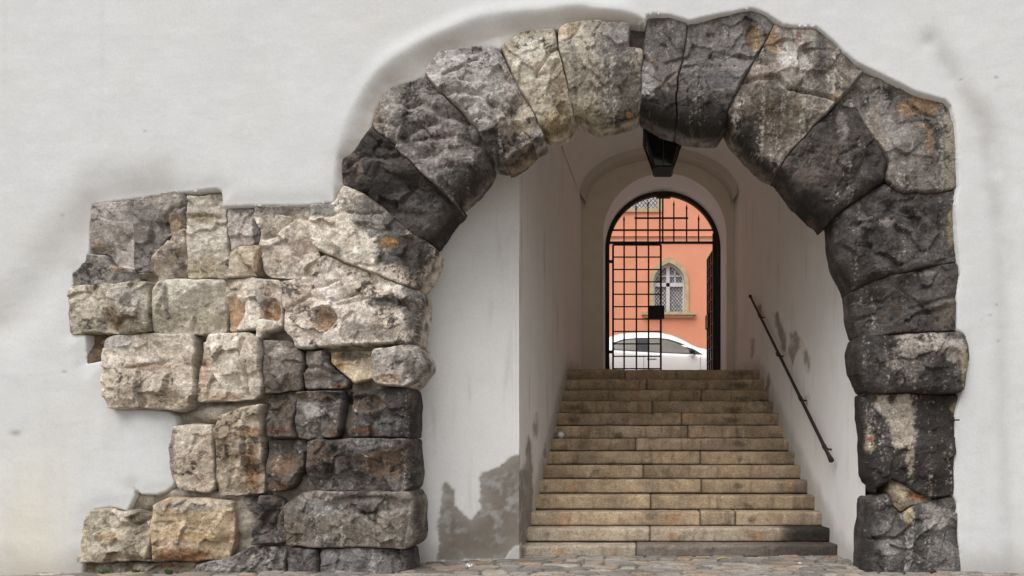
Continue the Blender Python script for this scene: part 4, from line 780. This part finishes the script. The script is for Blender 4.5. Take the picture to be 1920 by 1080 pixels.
# ------------------------------------------------ iron gate in the rear arch
DI = 15.62
gate = thing('iron_gate', 'black iron grille gate in the round rear arch, one leaf shut, one open', 'gate', (AXC, DI, ZL))
def g3(x, y, d=DI): return (wx(x, d), d, wz(y, d))
def gate_build():
    # arched frame lining the opening
    m = MB(); ro, ri = AR-.002, AR-.085; n = 40
    pts_o = [(AXC+ro*math.cos(math.pi*k/n), AZS+ro*math.sin(math.pi*k/n)) for k in range(n+1)]
    pts_i = [(AXC+ri*math.cos(math.pi*k/n), AZS+ri*math.sin(math.pi*k/n)) for k in range(n+1)]
    pts_o = [(AXC+ro, ZL)]+pts_o+[(AXC-ro, ZL)]; pts_i = [(AXC+ri, ZL)]+pts_i+[(AXC-ri, ZL)]
    for a, b, c_, d_ in zip(pts_o[:-1], pts_o[1:], pts_i[1:], pts_i[:-1]): m.prism([d_, a, b, c_], DI-.03, DI+.07)
    m.box((AXC-.14, DI-.04, AZS+ri-.05), (AXC+.16, DI+.05, AZS+ri+.02))
    m.build('gate_frame', M_wood, gate)
    m = MB(); t = .032
    xa, xb = wx(1141, DI), wx(1343, DI)
    def hb(x0, x1, y, w_=.035): m.bar((wx(x0, DI), DI, wz(y, DI)), (wx(x1, DI), DI, wz(y, DI)), w_, .02)
    def vb(x, y0, y1, w_=.03): m.bar((wx(x, DI), DI+.015, wz(y0, DI)), (wx(x, DI), DI+.015, wz(y1, DI)), w_, .02)
    hb(1140, 1345, 455, .05); hb(1143, 1337, 431.5); hb(1189.5, 1240, 409); hb(1240, 1290.5, 409)
    for x, y in [(1170,412),(1192.5,392),(1215,384),(1263.5,384),(1287.5,391),(1310,411)]:
        vb(x, 455, y)
        p = Vector((wx(x, DI), DI+.015, wz(y, DI))); a = .022
        m.add([p+Vector((-a, -a, 0)), p+Vector((a, -a, 0)), p+Vector((a, a, 0)), p+Vector((-a, a, 0)), p+Vector((0, 0, .11))], [(0,1,4),(1,2,4),(2,3,4),(3,0,4),(3,2,1,0)])
    vb(1237.3, 455, 366, .035); vb(1242.7, 455, 366, .035)
    m.build('transom_grille', M_iron, gate)
    # left leaf, shut
    leaf = MB(); ys_ = [459.6,482,505,528,551.5,575.5,599,622,645.5,669,691]
    for k, x in enumerate([1149.5,1170.3,1193.3,1216,1239]): leaf.bar((wx(x, DI), DI-.02, wz(459.6, DI)), (wx(x, DI), DI-.02, ZL+.04), .042 if k in (0, 4) else .034, .018)
    yy = wz(482, DI)
    zs_ = [wz(459.6, DI)-k*(wz(459.6, DI)-wz(482.8, DI)) for k in range(12)]
    for k, z in enumerate(zs_):
        if z > ZL+.05: leaf.bar((wx(1149.5, DI), DI-.032, z), (wx(1239, DI), DI-.032, z), .042 if k == 0 else .026, .014)
    leaf.bar((wx(1149.5, DI), DI-.03, ZL+.05), (wx(1239, DI), DI-.03, ZL+.05), .04, .016)
    for y in (491, 660): leaf.bar((wx(1141, DI), DI-.02, wz(y, DI)), (wx(1150, DI), DI-.02, wz(y, DI)), .06, .03)
    lo = leaf.build('gate_leaf', M_iron, gate)
    b = MB(); b.box((wx(1216.5, DI), DI-.075, wz(599, DI)), (wx(1245.5, DI), DI-.045, wz(574, DI))); b.build('lock_plate', M_iron, lo, bevel=.004)
    # right leaf, swung outwards
    hx, hy = wx(1343, DI), DI+.05; L = 1.12; ang = R(93.5)
    ux, uy = math.cos(ang), math.sin(ang)
    r = MB()
    for k in range(5):
        q = k/4*L; r.bar((hx+ux*q, hy+uy*q, wz(459.6, DI)), (hx+ux*q, hy+uy*q, ZL+.1), .04, .04)
    for z in zs_:
        if z > ZL+.05: r.bar((hx, hy, z), (hx+ux*L, hy+uy*L, z), .04, .02, up=(0, 0, 1))
    r.box((hx-.075, hy-.05, ZL), (hx+.04, hy+.03, wz(437, DI)))
    ro_ = r.build('gate_leaf', M_iron, gate)
    b = MB(); b.bar((hx+ux*(L-.35)-.03, hy+uy*(L-.35), wz(587, DI)), (hx+ux*(L+.03)-.03, hy+uy*(L+.03), wz(587, DI)), .04, .3, up=(0, 0, 1)); b.build('lock_plate', M_iron, ro_)
gate_build()

# ------------------------------------------------ lantern hanging in the passage
DLN = 9.6
lan = thing('wall_lantern', 'black tapered glass lantern hanging under the crown of the stone archway', 'lantern', (wx(1243, DLN), DLN, wz(325, DLN)))
def lantern():
    cx = wx(1243, DLN); zt, zb = wz(262, DLN), wz(319, DLN); rt, rb = .235, .112
    def ring(r, z, rot=0): return [(cx+r*sx, DLN+r*sy, z) for sx, sy in ((-1,-1),(1,-1),(1,1),(-1,1))]
    T, Bm = ring(rt, zt), ring(rb, zb); m = MB()
    for a, b in zip(T, Bm): m.bar(a, b, .026)
    for k in range(4): m.bar(T[k], T[(k+1) % 4], .03); m.bar(Bm[k], Bm[(k+1) % 4], .026)
    for k in range(4):
        a = (Vector(T[k])+Vector(T[(k+1) % 4]))/2; b = (Vector(Bm[k])+Vector(Bm[(k+1) % 4]))/2; m.bar(a, b, .012)
    m.build('lantern_frame', M_iron, lan)
    g = MB()
    for k in range(4): a, b, c_, d_ = T[k], T[(k+1) % 4], Bm[(k+1) % 4], Bm[k]; g.add([a, b, c_, d_], [(0, 1, 2, 3)])
    g.build('glass_pane', M_glassdark, lan)
    r = MB(); R1, R2 = ring(rt+.025, zt+.02), ring(.05, zt+.26); r.add(R1+R2, [(0,1,5,4),(1,2,6,5),(2,3,7,6),(3,0,4,7),(4,5,6,7),(3,2,1,0)])
    for sx in (-1, 1): r.bar((cx+sx*(rt+.02), DLN-rt-.02, zt+.01), (cx+sx*(rt+.005), DLN-rt-.02, zt+.07), .02)
    r.build('lantern_roof', M_iron, lan)
    b = MB(); b.add(ring(rb+.02, zb-.01)+ring(rb-.005, zb-.05), [(3,2,1,0),(0,1,5,4),(1,2,6,5),(2,3,7,6),(3,0,4,7),(4,5,6,7)]); b.build('base_plate', M_iron, lan)
    h = MB(); h.tube([(cx, DLN, zt+.24), (cx, DLN, ZC+.02)], .012, 8); h.build('hanging_rod', M_iron, lan)
lantern()

# ------------------------------------------------ handrail on the right wall
def wallpt(px, py, off=.085):
    k = (px-X0)/F; d = (2.436+.0835*8.9-off)/(k+.0835); return Vector((wx(px, d), d, wz(py, d)))
hr = thing('handrail', 'dark iron handrail fixed on brackets to the right wall of the stair passage', 'handrail', wallpt(1558, 865))
a, b = wallpt(1407, 556), wallpt(1553, 852)
m = MB(); end = wallpt(1559, 864)
m.tube([a+(a-b).normalized()*0-Vector((0, 0, .0)), a*.7+b*.3, a*.4+b*.6, b, end-Vector((0, 0, -.004))], [.021, .022, .022, .024, .034], 10)
m.tube([a+Vector((0, 0, .0)), a+(a-b).normalized()*.03], [.03, .026], 10)
m.build('rail', M_rust, hr, smooth=True)
for x, y in ((1424.5, 592), (1458.5, 664), (1501, 747), (1546, 838)):
    p = wallpt(x, y); dr = (b-a).normalized(); q = MB()
    q.tube([p-dr*.035, p+dr*.035], .029, 10); q.tube([p, p+Vector((.05, 0, -.03)), p+Vector((.10, 0, -.03))], .012, 8)
    q.build('bracket', M_rust, hr, smooth=True)

# ------------------------------------------------ street beyond: orange house, parked car
DH = 23.2
hs_ = thing('orange_house', 'orange rendered old house across the street seen through the rear arch', 'house', (wx(1240, DH), DH, 3.05))
def h3(x, y, dd=0): return (wx(x, DH), DH+dd, wz(y, DH))
def house():
    # wall as a sheet with openings: gothic window and upper window
    def gothic(x0, x1, ya, ysp, yb, n=8):
        """pointed outline in px, anticlockwise from bottom left as seen"""
        W_ = x1-x0; R_ = W_*.78; pts = [(x0, yb), (x1, yb), (x1, ysp)]; cxr = x1-R_; cxl = x0+R_; xm = (x0+x1)/2
        hh = math.sqrt(R_**2-(xm-cxr)**2); sc = (ysp-ya)/hh
        am = math.acos((xm-cxr)/R_)
        for k in range(1, n+1): t = am*k/n; pts.append((cxr+R_*math.cos(t), ysp-R_*math.sin(t)*sc))
        for k in range(n-1, -1, -1): t = am*k/n; pts.append((cxl-R_*math.cos(t), ysp-R_*math.sin(t)*sc))
        return pts
    opn = gothic(1225.5, 1283.5, 493, 529, 585)
    me = MB()
    # strips of wall around the gothic opening
    X_l, X_r, Zt = -9, 11, 12
    def wq(pts): me.add([(x, DH, z) for x, z in pts], [tuple(range(len(pts)))])
    O = [(wx(x, DH), wz(y, DH)) for x, y in opn]
    bl, br = O[0], O[1]; zb_, zsp = bl[1], O[2][1]; ap = max(O, key=lambda p: p[1]); ztop = ap[1]
    wq([(X_l, 2.9), (X_r, 2.9), (X_r, zb_), (X_l, zb_)])
    wq([(X_l, zb_), (bl[0], zb_), (bl[0], ztop), (X_l, ztop)][:4]); wq([(br[0], zb_), (X_r, zb_), (X_r, ztop), (br[0], ztop)])
    R_ = O[2:2+9]; L_ = O[10:]
    wq([*R_[::1], (br[0], ztop)][::-1]); wq([*O[10:], (bl[0], ztop)][::-1] if False else [(bl[0], ztop)]+O[10:][::-1])
    ux0, ux1, uy0, uy1 = wx(1160, DH), wx(1232.5, DH), wz(391, DH), wz(300, DH)
    wq([(X_l, ztop), (X_r, ztop), (X_r, uy0), (X_l, uy0)]); wq([(X_l, uy0), (ux0, uy0), (ux0, uy1), (X_l, uy1)]); wq([(ux1, uy0), (X_r, uy0), (X_r, uy1), (ux1, uy1)]); wq([(X_l, uy1), (X_r, uy1), (X_r, Zt), (X_l, Zt)])
    me.build('wall', M_orange, hs_)
    m = MB(); m.box((X_l, DH+.4, 2.9), (X_r, DH+9, Zt)); m.build('house_body', M_orange, hs_)
    m = MB(); m.box((X_l, DH-.03, wz(456, DH)), (X_r, DH-.001, wz(443.5, DH))); m.build('wall_band', M_orange2, hs_)
    m = MB(); z = wz(442.5, DH)
    m.prism([(X_l, z-.03), (X_r, z-.03), (X_r, z+.02), (X_l, z+.02)], DH-.10, DH-.001); m.build('string_course', M_orange2, hs_)
    m = MB(); m.add([(X_l-.3, DH-.5, Zt), (X_r+.3, DH-.5, Zt), (X_r+.3, DH+9.4, Zt), (X_l-.3, DH+9.4, Zt), (X_l+1, DH+4.5, Zt+4), (X_r-1, DH+4.5, Zt+4)], [(0,1,5,4),(2,3,4,5),(1,2,5),(3,0,4),(3,2,1,0)]); m.build('roof', M_roof, hs_)
    # gothic window
    def frame(inner, outer, y0, y1, mat, name, par):
        m = MB(); I_ = [(wx(x, DH), wz(y, DH)) for x, y in inner]; O_ = [(wx(x, DH), wz(y, DH)) for x, y in outer]
        n = len(I_)
        for k in range(1, n): m.prism([I_[k], O_[k], O_[(k+1) % n], I_[(k+1) % n]], y0, y1)
        return m.build(name, mat, par)
    win = frame(opn, gothic(1218.5, 1291, 482, 529, 585), DH-.05, DH+.28, M_sand, 'window', hs_)
    win['label'] = 'pointed gothic window with sandstone surround and diamond leaded panes'
    frame(gothic(1228.5, 1280.5, 497, 529, 583.5), opn, DH+.10, DH+.2, plain('window_paint', tuple(C(190, 192, 194)), .6), 'window_frame', win)
    wp = bpy.data.materials['window_paint']
    m = MB(); m.box(h3(1203, 591.5, -.16), h3(1304, 586, .0)); m.box(h3(1208, 596, -.09), h3(1300, 591.5, 0)); m.build('sill', M_sand, win)
    m = MB(); m.box(h3(1249.5, 585, .11), h3(1256, 497, .18)); m.box(h3(1226, 536, .11), h3(1283, 529, .18)); m.box(h3(1239, 529, .13), h3(1241, 505, .17)); m.box(h3(1265, 529, .13), h3(1267, 505, .17)); m.box(h3(1226, 517, .13), h3(1283, 515, .17)); m.build('mullion', wp, win)
    def lattice(x0, x1, y0, y1, s, clip, name, par, dd=.14):
        m = MB()
        for k in range(-60, 60):
            for sg in (1, -1):
                pts = []
                for t in np.linspace(0, 1, 60):
                    x = x0+(x1-x0)*t; y = (y0+y1)/2+k*s+sg*(x-x0)*1.25
                    pts.append((x, y) if clip(x, y) else None)
                run = []
                for p in pts+[None]:
                    if p: run.append(p)
                    else:
                        if len(run) > 1: m.bar(h3(*run[0], dd), h3(*run[-1], dd), .016, .01)
                        run = []
        m.build(name, M_lead, par)
    inn = np.array(gothic(1228.5, 1280.5, 497, 529, 583.5))
    def inside(x, y):
        r = False; n = len(inn)
        for k in range(n):
            a, b = inn[k], inn[(k+1) % n]
            if (a[1] > y) != (b[1] > y) and x < (b[0]-a[0])*(y-a[1])/(b[1]-a[1]+1e-9)+a[0]: r = not r
        return r
    lattice(1228.5, 1280.5, 497, 583, 7.4, inside, 'lattice', win)
    m = MB(); m.prism([(wx(x, DH), wz(y, DH)) for x, y in opn], DH+.2, DH+.22); m.build('glass_pane', M_pane, win)
    w2 = MB(); w2.box((ux1, DH-.04, uy0-.12), (ux1+.15, DH+.2, uy1+.1)); w2.box((ux0-.15, DH-.04, uy0-.12), (ux0, DH+.2, uy1+.1)); w2.box((ux0, DH-.06, uy0-.12), (ux1, DH+.2, uy0)); w2.box((ux0, DH-.04, uy1), (ux1, DH+.2, uy1+.1))
    w2o = w2.build('window', M_sand, hs_); w2o['label'] = 'upper rectangular window with leaded diamond panes'
    m = MB(); m.box((ux0, DH+.15, uy0), (ux1, DH+.17, uy1)); m.build('glass_pane', M_pane, w2o)
    lattice(1160, 1232, 330, 391, 9, lambda x, y: 300 < y < 390.5, 'lattice', w2o, .10)
house()

DCAR = 20.0; ZST = 3.10
car = thing('parked_car', 'white hatchback parked side-on in the street beyond the iron gate', 'car', (wx(1225, DCAR), DCAR+.85, ZST))
def build_car():
    # side view in metres from the tail; px on the near side plane
    s = F/DCAR
    def X(px): return wx(px, DCAR)
    xr, xf = X(1092), X(1416)
    top = [(1092, 712), (1094, 690), (1102, 664), (1118, 640), (1150, 627), (1175, 623.5), (1205, 622), (1235, 622.5), (1262, 627), (1285, 637), (1305, 648), (1325, 654), (1345, 656), (1372, 662), (1398, 681), (1413, 700), (1416, 716)]
    belt = [(1092, 712), (1104, 668), (1150, 655), (1200, 658.5), (1250, 661.5), (1300, 664.5), (1325, 666.5), (1345, 672), (1372, 680), (1400, 694), (1416, 716)]
    tx, tz = zip(*[(X(a), wz(b, DCAR+.55)) for a, b in top]); bx, bz = zip(*[(X(a), wz(b, DCAR)) for a, b in belt])
    n = 90; xs = np.linspace(xr, xf, n); ZTp = np.interp(xs, tx, tz); ZB = np.minimum(np.interp(xs, bx, bz), ZTp-.01)
    k = np.ones(7)/7; ZTp = np.convolve(np.pad(ZTp, 3, 'edge'), k, 'valid')
    W = .88*(1-.10*np.clip(np.abs((xs-(xr+xf)/2)/((xf-xr)/2)), 0, 1)**4)
    wheels = [X(1122), X(1366)]; zlow = ZST+.20
    def half(i):
        z0 = zlow
        for wcx in wheels:
            if abs(xs[i]-wcx) < .36: z0 = max(z0, ZST+.31+math.sqrt(.36**2-(xs[i]-wcx)**2))
        w, zt, zb = W[i], ZTp[i], ZB[i]; rise = max(zt-zb, 0)
        pr = [(w*.93, z0), (w*.985, z0+(zb-z0)*.25), (w*1.0, z0+(zb-z0)*.55), (w*.99, z0+(zb-z0)*.8), (w*.965, zb-.015), (w*.95, zb)]
        r_ = min(1, rise/.35)
        for t in (.2, .4, .6, .8): pr.append((w*(.95-.24*r_*t-.02*t*t*r_), zb+rise*t*.86))
        pr += [(w*(.66 if r_ > .5 else .84-.2*r_), zt-.055*r_-.01), (w*.45, zt-.018*r_-.003), (w*.22, zt-.003), (0, zt)]
        return pr
    H = [half(i_) for i_ in range(n)]; m_ = len(H[0]); V = []
    for i_ in range(n):
        for (w, z) in H[i_]: V.append((xs[i_], DCAR+.88-w, z))
        for (w, z) in H[i_][-2::-1]: V.append((xs[i_], DCAR+.88+w, z))
    M_ = 2*m_-1; Fc = []
    for i_ in range(n-1):
        for j in range(M_-1): a = i_*M_+j; Fc.append((a, a+M_, a+M_+1, a+1))
        Fc.append((i_*M_+M_-1, (i_+1)*M_+M_-1, (i_+1)*M_, i_*M_))
    Fc.append(tuple(range(M_))); Fc.append(tuple((n-1)*M_+j for j in range(M_)))
    m = MB(); m.add(V, Fc); body = m.build('body', M_white, car, smooth=True)
    def side(x, z):
        i_ = int(np.clip(np.searchsorted(xs, x), 0, n-1)); pr = H[i_][4:12]
        zz = [p[1] for p in pr]; ww = [p[0] for p in pr]; return float(np.interp(z, zz, ww))
    def glass(pts, name, far=False, mat=M_carglass, off=.006, par=body):
        P2 = [(X(a), wz(b, DCAR)) for a, b in pts]; pp, _ = resample(P2, .12); c = pp.mean(0); m = MB(); sgn = -1 if not far else 1
        V = []; rings = 7
        for r_ in range(rings):
            t = 1-r_/rings
            for x, z in pp: xx, zz = c[0]+(x-c[0])*t, c[1]+(z-c[1])*t; V.append((xx, DCAR+.88+sgn*(side(xx, zz)+off), zz))
        V.append((c[0], DCAR+.88+sgn*(side(*c)+off), c[1])); nn = len(pp); Fc = []
        for r_ in range(rings-1):
            for j in range(nn): Fc.append((r_*nn+j, r_*nn+(j+1) % nn, (r_+1)*nn+(j+1) % nn, (r_+1)*nn+j))
        for j in range(nn): Fc.append(((rings-1)*nn+j, (rings-1)*nn+(j+1) % nn, len(V)-1))
        m.add(V, Fc); return m.build(name, mat, par, smooth=True)
    allg = [(1149, 656), (1147, 645), (1151, 640), (1170, 633.5), (1200, 631), (1232, 631), (1252, 633), (1272, 639), (1290, 647), (1306, 656), (1319, 664.5), (1250, 662), (1195, 659)]
    for far in (False, True):
        glass(allg, 'window_trim', far, M_black, .004)
        glass([(1151, 654.5), (1150, 645), (1154, 642), (1172, 636), (1194, 634), (1195, 657)], 'side_window', far, M_carglass, .008)
        glass([(1217, 658.5), (1216, 633.5), (1233, 633.5), (1250, 635.5), (1268, 641), (1284, 649), (1294, 655), (1294, 661.5), (1250, 660.5)], 'side_window', far, M_carglass, .008)
    # windscreen
    def cross(x0, x1, name):
        m = MB(); V = []; ks = [j for j in range(6, 2*m_-1-6)]
        sel = [i_ for i_ in range(n) if x0 <= xs[i_] <= x1]
        for i_ in sel:
            for j in range(m_-3, m_+2):
                a = V0[i_*M_+j]; V.append((a[0], a[1], a[2]+.006))
        L_ = 5; Fc = [(a*L_+b, (a+1)*L_+b, (a+1)*L_+b+1, a*L_+b+1) for a in range(len(sel)-1) for b in range(L_-1)]
        m.add(V, Fc); m.build(name, M_carglass, body, smooth=True)
    V0 = V
    cross(X(1266), X(1318), 'windscreen'); cross(X(1100), X(1120), 'rear_window')
    for y0_ in (-1, 1):
        for wcx in wheels:
            yc = DCAR+.88+y0_*.78; m = MB()
            m.tube([(wcx, yc-.1, ZST+.31), (wcx, yc-.085, ZST+.31), (wcx, yc+.085, ZST+.31), (wcx, yc+.1, ZST+.31)], [.27, .31, .31, .27], 28); wh = m.build('wheel', M_black, car, smooth=True)
            m = MB(); m.tube([(wcx, yc-.105, ZST+.31), (wcx, yc+.105, ZST+.31)], .2, 24); m.build('rim', M_chrome, wh, smooth=True)
    for far in (0, 1):
        yy = DCAR+.88+(-1 if not far else 1)*.865
        for a_ in (1222, 1285): pass
        m = MB(); m.box((X(1213), min(yy, yy+.0)-.015, wz(674.5, DCAR)), (X(1231), yy+.015, wz(672, DCAR))); m.build('door_handle', M_chrome, body, bevel=.004)
        ym = DCAR+.88+(-1 if not far else 1)*.96
        m = MB(); m.tube([(X(1292), ym, wz(660, DCAR)), (X(1296), ym, wz(659, DCAR)), (X(1302), ym, wz(660, DCAR))], [.05, .075, .04], 12); m.bar((X(1298), ym, wz(662, DCAR)), (X(1303), ym+(.12 if not far else -.12), wz(663, DCAR)), .04); m.build('wing_mirror', M_black, body, smooth=True)
        yl = DCAR+.88+(-1 if not far else 1)*.70
        m = MB(); m.tube([(X(1408), yl, wz(694, DCAR)), (X(1416)+.02, yl, wz(697, DCAR))], [.1, .07], 14); m.build('headlight', plain('lamp_clear', (.7, .7, .72), .1), body, smooth=True)
        m = MB(); m.tube([(X(1097), yl, wz(684, DCAR)), (X(1092)-.02, yl, wz(686, DCAR))], [.1, .07], 14); m.build('tail_light', plain('lamp_red', (.4, .02, .02), .2), body, smooth=True)
    # door seams
    m = MB()
    for px in (1207, 1313):
        m = MB(); m.add([(X(px)-.004, DCAR+.88-.885, wz(668, DCAR)), (X(px)+.004, DCAR+.88-.885, wz(668, DCAR)), (X(px)+.004, DCAR+.88-.885, wz(730, DCAR)), (X(px)-.004, DCAR+.88-.885, wz(730, DCAR))], [(0, 1, 2, 3)])
        m.build('door_seam', M_black, body)
build_car()

# ------------------------------------------------ small things
d = D1*(1+KD*6)+.0   # ball rests on the sixth tread against the riser above
zb_ = ZT[7]+.05; db = D1*(1+KD*8)-.075
m = MB(); c_ = Vector((wx(1051.5, db), db, zb_+.004)); r = .052
Vv = []; nn = 16
for a_ in range(nn+1):
    for b_ in range(24): th = math.pi*a_/nn; ph = 2*math.pi*b_/24; Vv.append(c_+Vector((math.sin(th)*math.cos(ph), math.sin(th)*math.sin(ph), math.cos(th)))*r)
m.add(Vv, [(a_*24+b_, a_*24+(b_+1) % 24, (a_+1)*24+(b_+1) % 24, (a_+1)*24+b_) for a_ in range(nn) for b_ in range(24)])
tag(m.build('ball', M_ball, None, smooth=True), 'small white ball lying at the left end of a stair tread', 'ball')
def crumple(name, x, y, d, sx, sz, mat, seed, label, cat, flat=1.):
    r = np.random.default_rng(seed); n = 9; V = []; Fc = []
    for i_ in range(n):
        for j in range(n): V.append((x+(i_/(n-1)-.5)*sx+r.uniform(-.12, .12)*sx/3, d+(j/(n-1)-.5)*sx*.8*flat+r.uniform(-.1, .1)*sx/3, y+abs(r.normal())*sz))
    for i_ in range(n-1):
        for j in range(n-1): a_ = i_*n+j; Fc.append((a_, a_+n, a_+n+1, a_+1))
    m = MB(); m.add(V, Fc); return tag(m.build(name, mat), label, cat)
def gd(y): return EYE*F/(y-Y0)
crumple('crumpled_paper', wx(879, gd(1068)), .025, gd(1068), .07, .022, M_paper, 4, 'crumpled white paper scrap on the paving in front of the splayed wall', 'litter')
m = MB(); gy = gd(1053); m.add([(wx(1345, gy), gy, .03), (wx(1358, gy), gy-.02, .05), (wx(1372, gy), gy, .032), (wx(1371, gy), gy+.06, .035), (wx(1357, gy), gy+.05, .045), (wx(1346, gy), gy+.05, .03)], [(0, 1, 4, 5), (1, 2, 3, 4)])
tag(m.build('plastic_strip', M_yellow), 'yellow plastic strip on the paving in front of the bottom step', 'litter')
for k, (x, y) in enumerate([(1522, 1046), (1540, 1051), (1549, 1055), (1528, 1058), (1500, 1060), (1556, 1049)]):
    g_ = gd(y); o = crumple('dry_leaf' if k % 2 else 'paper_scrap', wx(x, g_), .02, g_, .03, .006, M_leafdry if k % 2 else M_paper, 20+k, 'small dry leaf on the paving by the right end of the bottom step' if k % 2 else 'tiny pale scrap on the paving by the right end of the bottom step', 'leaf' if k % 2 else 'litter', .8)
    o['group'] = 'dry leaves by the bottom step' if k % 2 else 'pale scraps by the bottom step'
m = MB(); p = Vector(P(1787, 788, 7.70)); m.tube([p, p+Vector((.0, -.06, 0)), p+Vector((.035, -.075, 0))], .008, 8); tag(m.build('wall_hook', M_rust, None, smooth=True), 'small rusty metal hook sticking out of the plaster right of the arch pier', 'hook')
def weed(x, d, z, hgt, seed, label, n=26):
    r = np.random.default_rng(seed); m = MB()
    for k in range(n):
        a_ = r.uniform(0, 6.28); rr_ = r.uniform(.01, .05); bx_, by_ = x+math.cos(a_)*rr_*.6, d-abs(math.sin(a_))*rr_*.5; tx_, ty_, tz_ = bx_+math.cos(a_)*rr_, by_-abs(math.sin(a_))*rr_*.6, z+hgt*r.uniform(.4, 1)
        w_ = .008; m.add([(bx_, by_, z), (bx_+w_, by_, z), ((bx_+tx_)/2+w_*1.6, (by_+ty_)/2, z+(tz_-z)*.6), (tx_, ty_, tz_), ((bx_+tx_)/2-w_, (by_+ty_)/2, z+(tz_-z)*.6)], [(0, 1, 2, 3, 4)])
    return tag(m.build('weed', M_leaf), label, 'weed')
for k, (x, s) in enumerate([(200, 'left end of the pale block wall'), (262, 'second weed from the left, under the pale corner block'), (322, 'foot of the tan block'), (476, 'foot of the grey base blocks')]):
    weed(wx(x, 7.66), 7.66-.03, .0, .07, 60+k, 'small green weed at the '+s if k != 1 else 'small green weed, '+s)
p = wallpt(1436, 752, .05); weed(p.x-.06, D1*(1+KD*11)-.02, ZT[10], .06, 70, 'small dark weed at the right end of an upper step', 18)
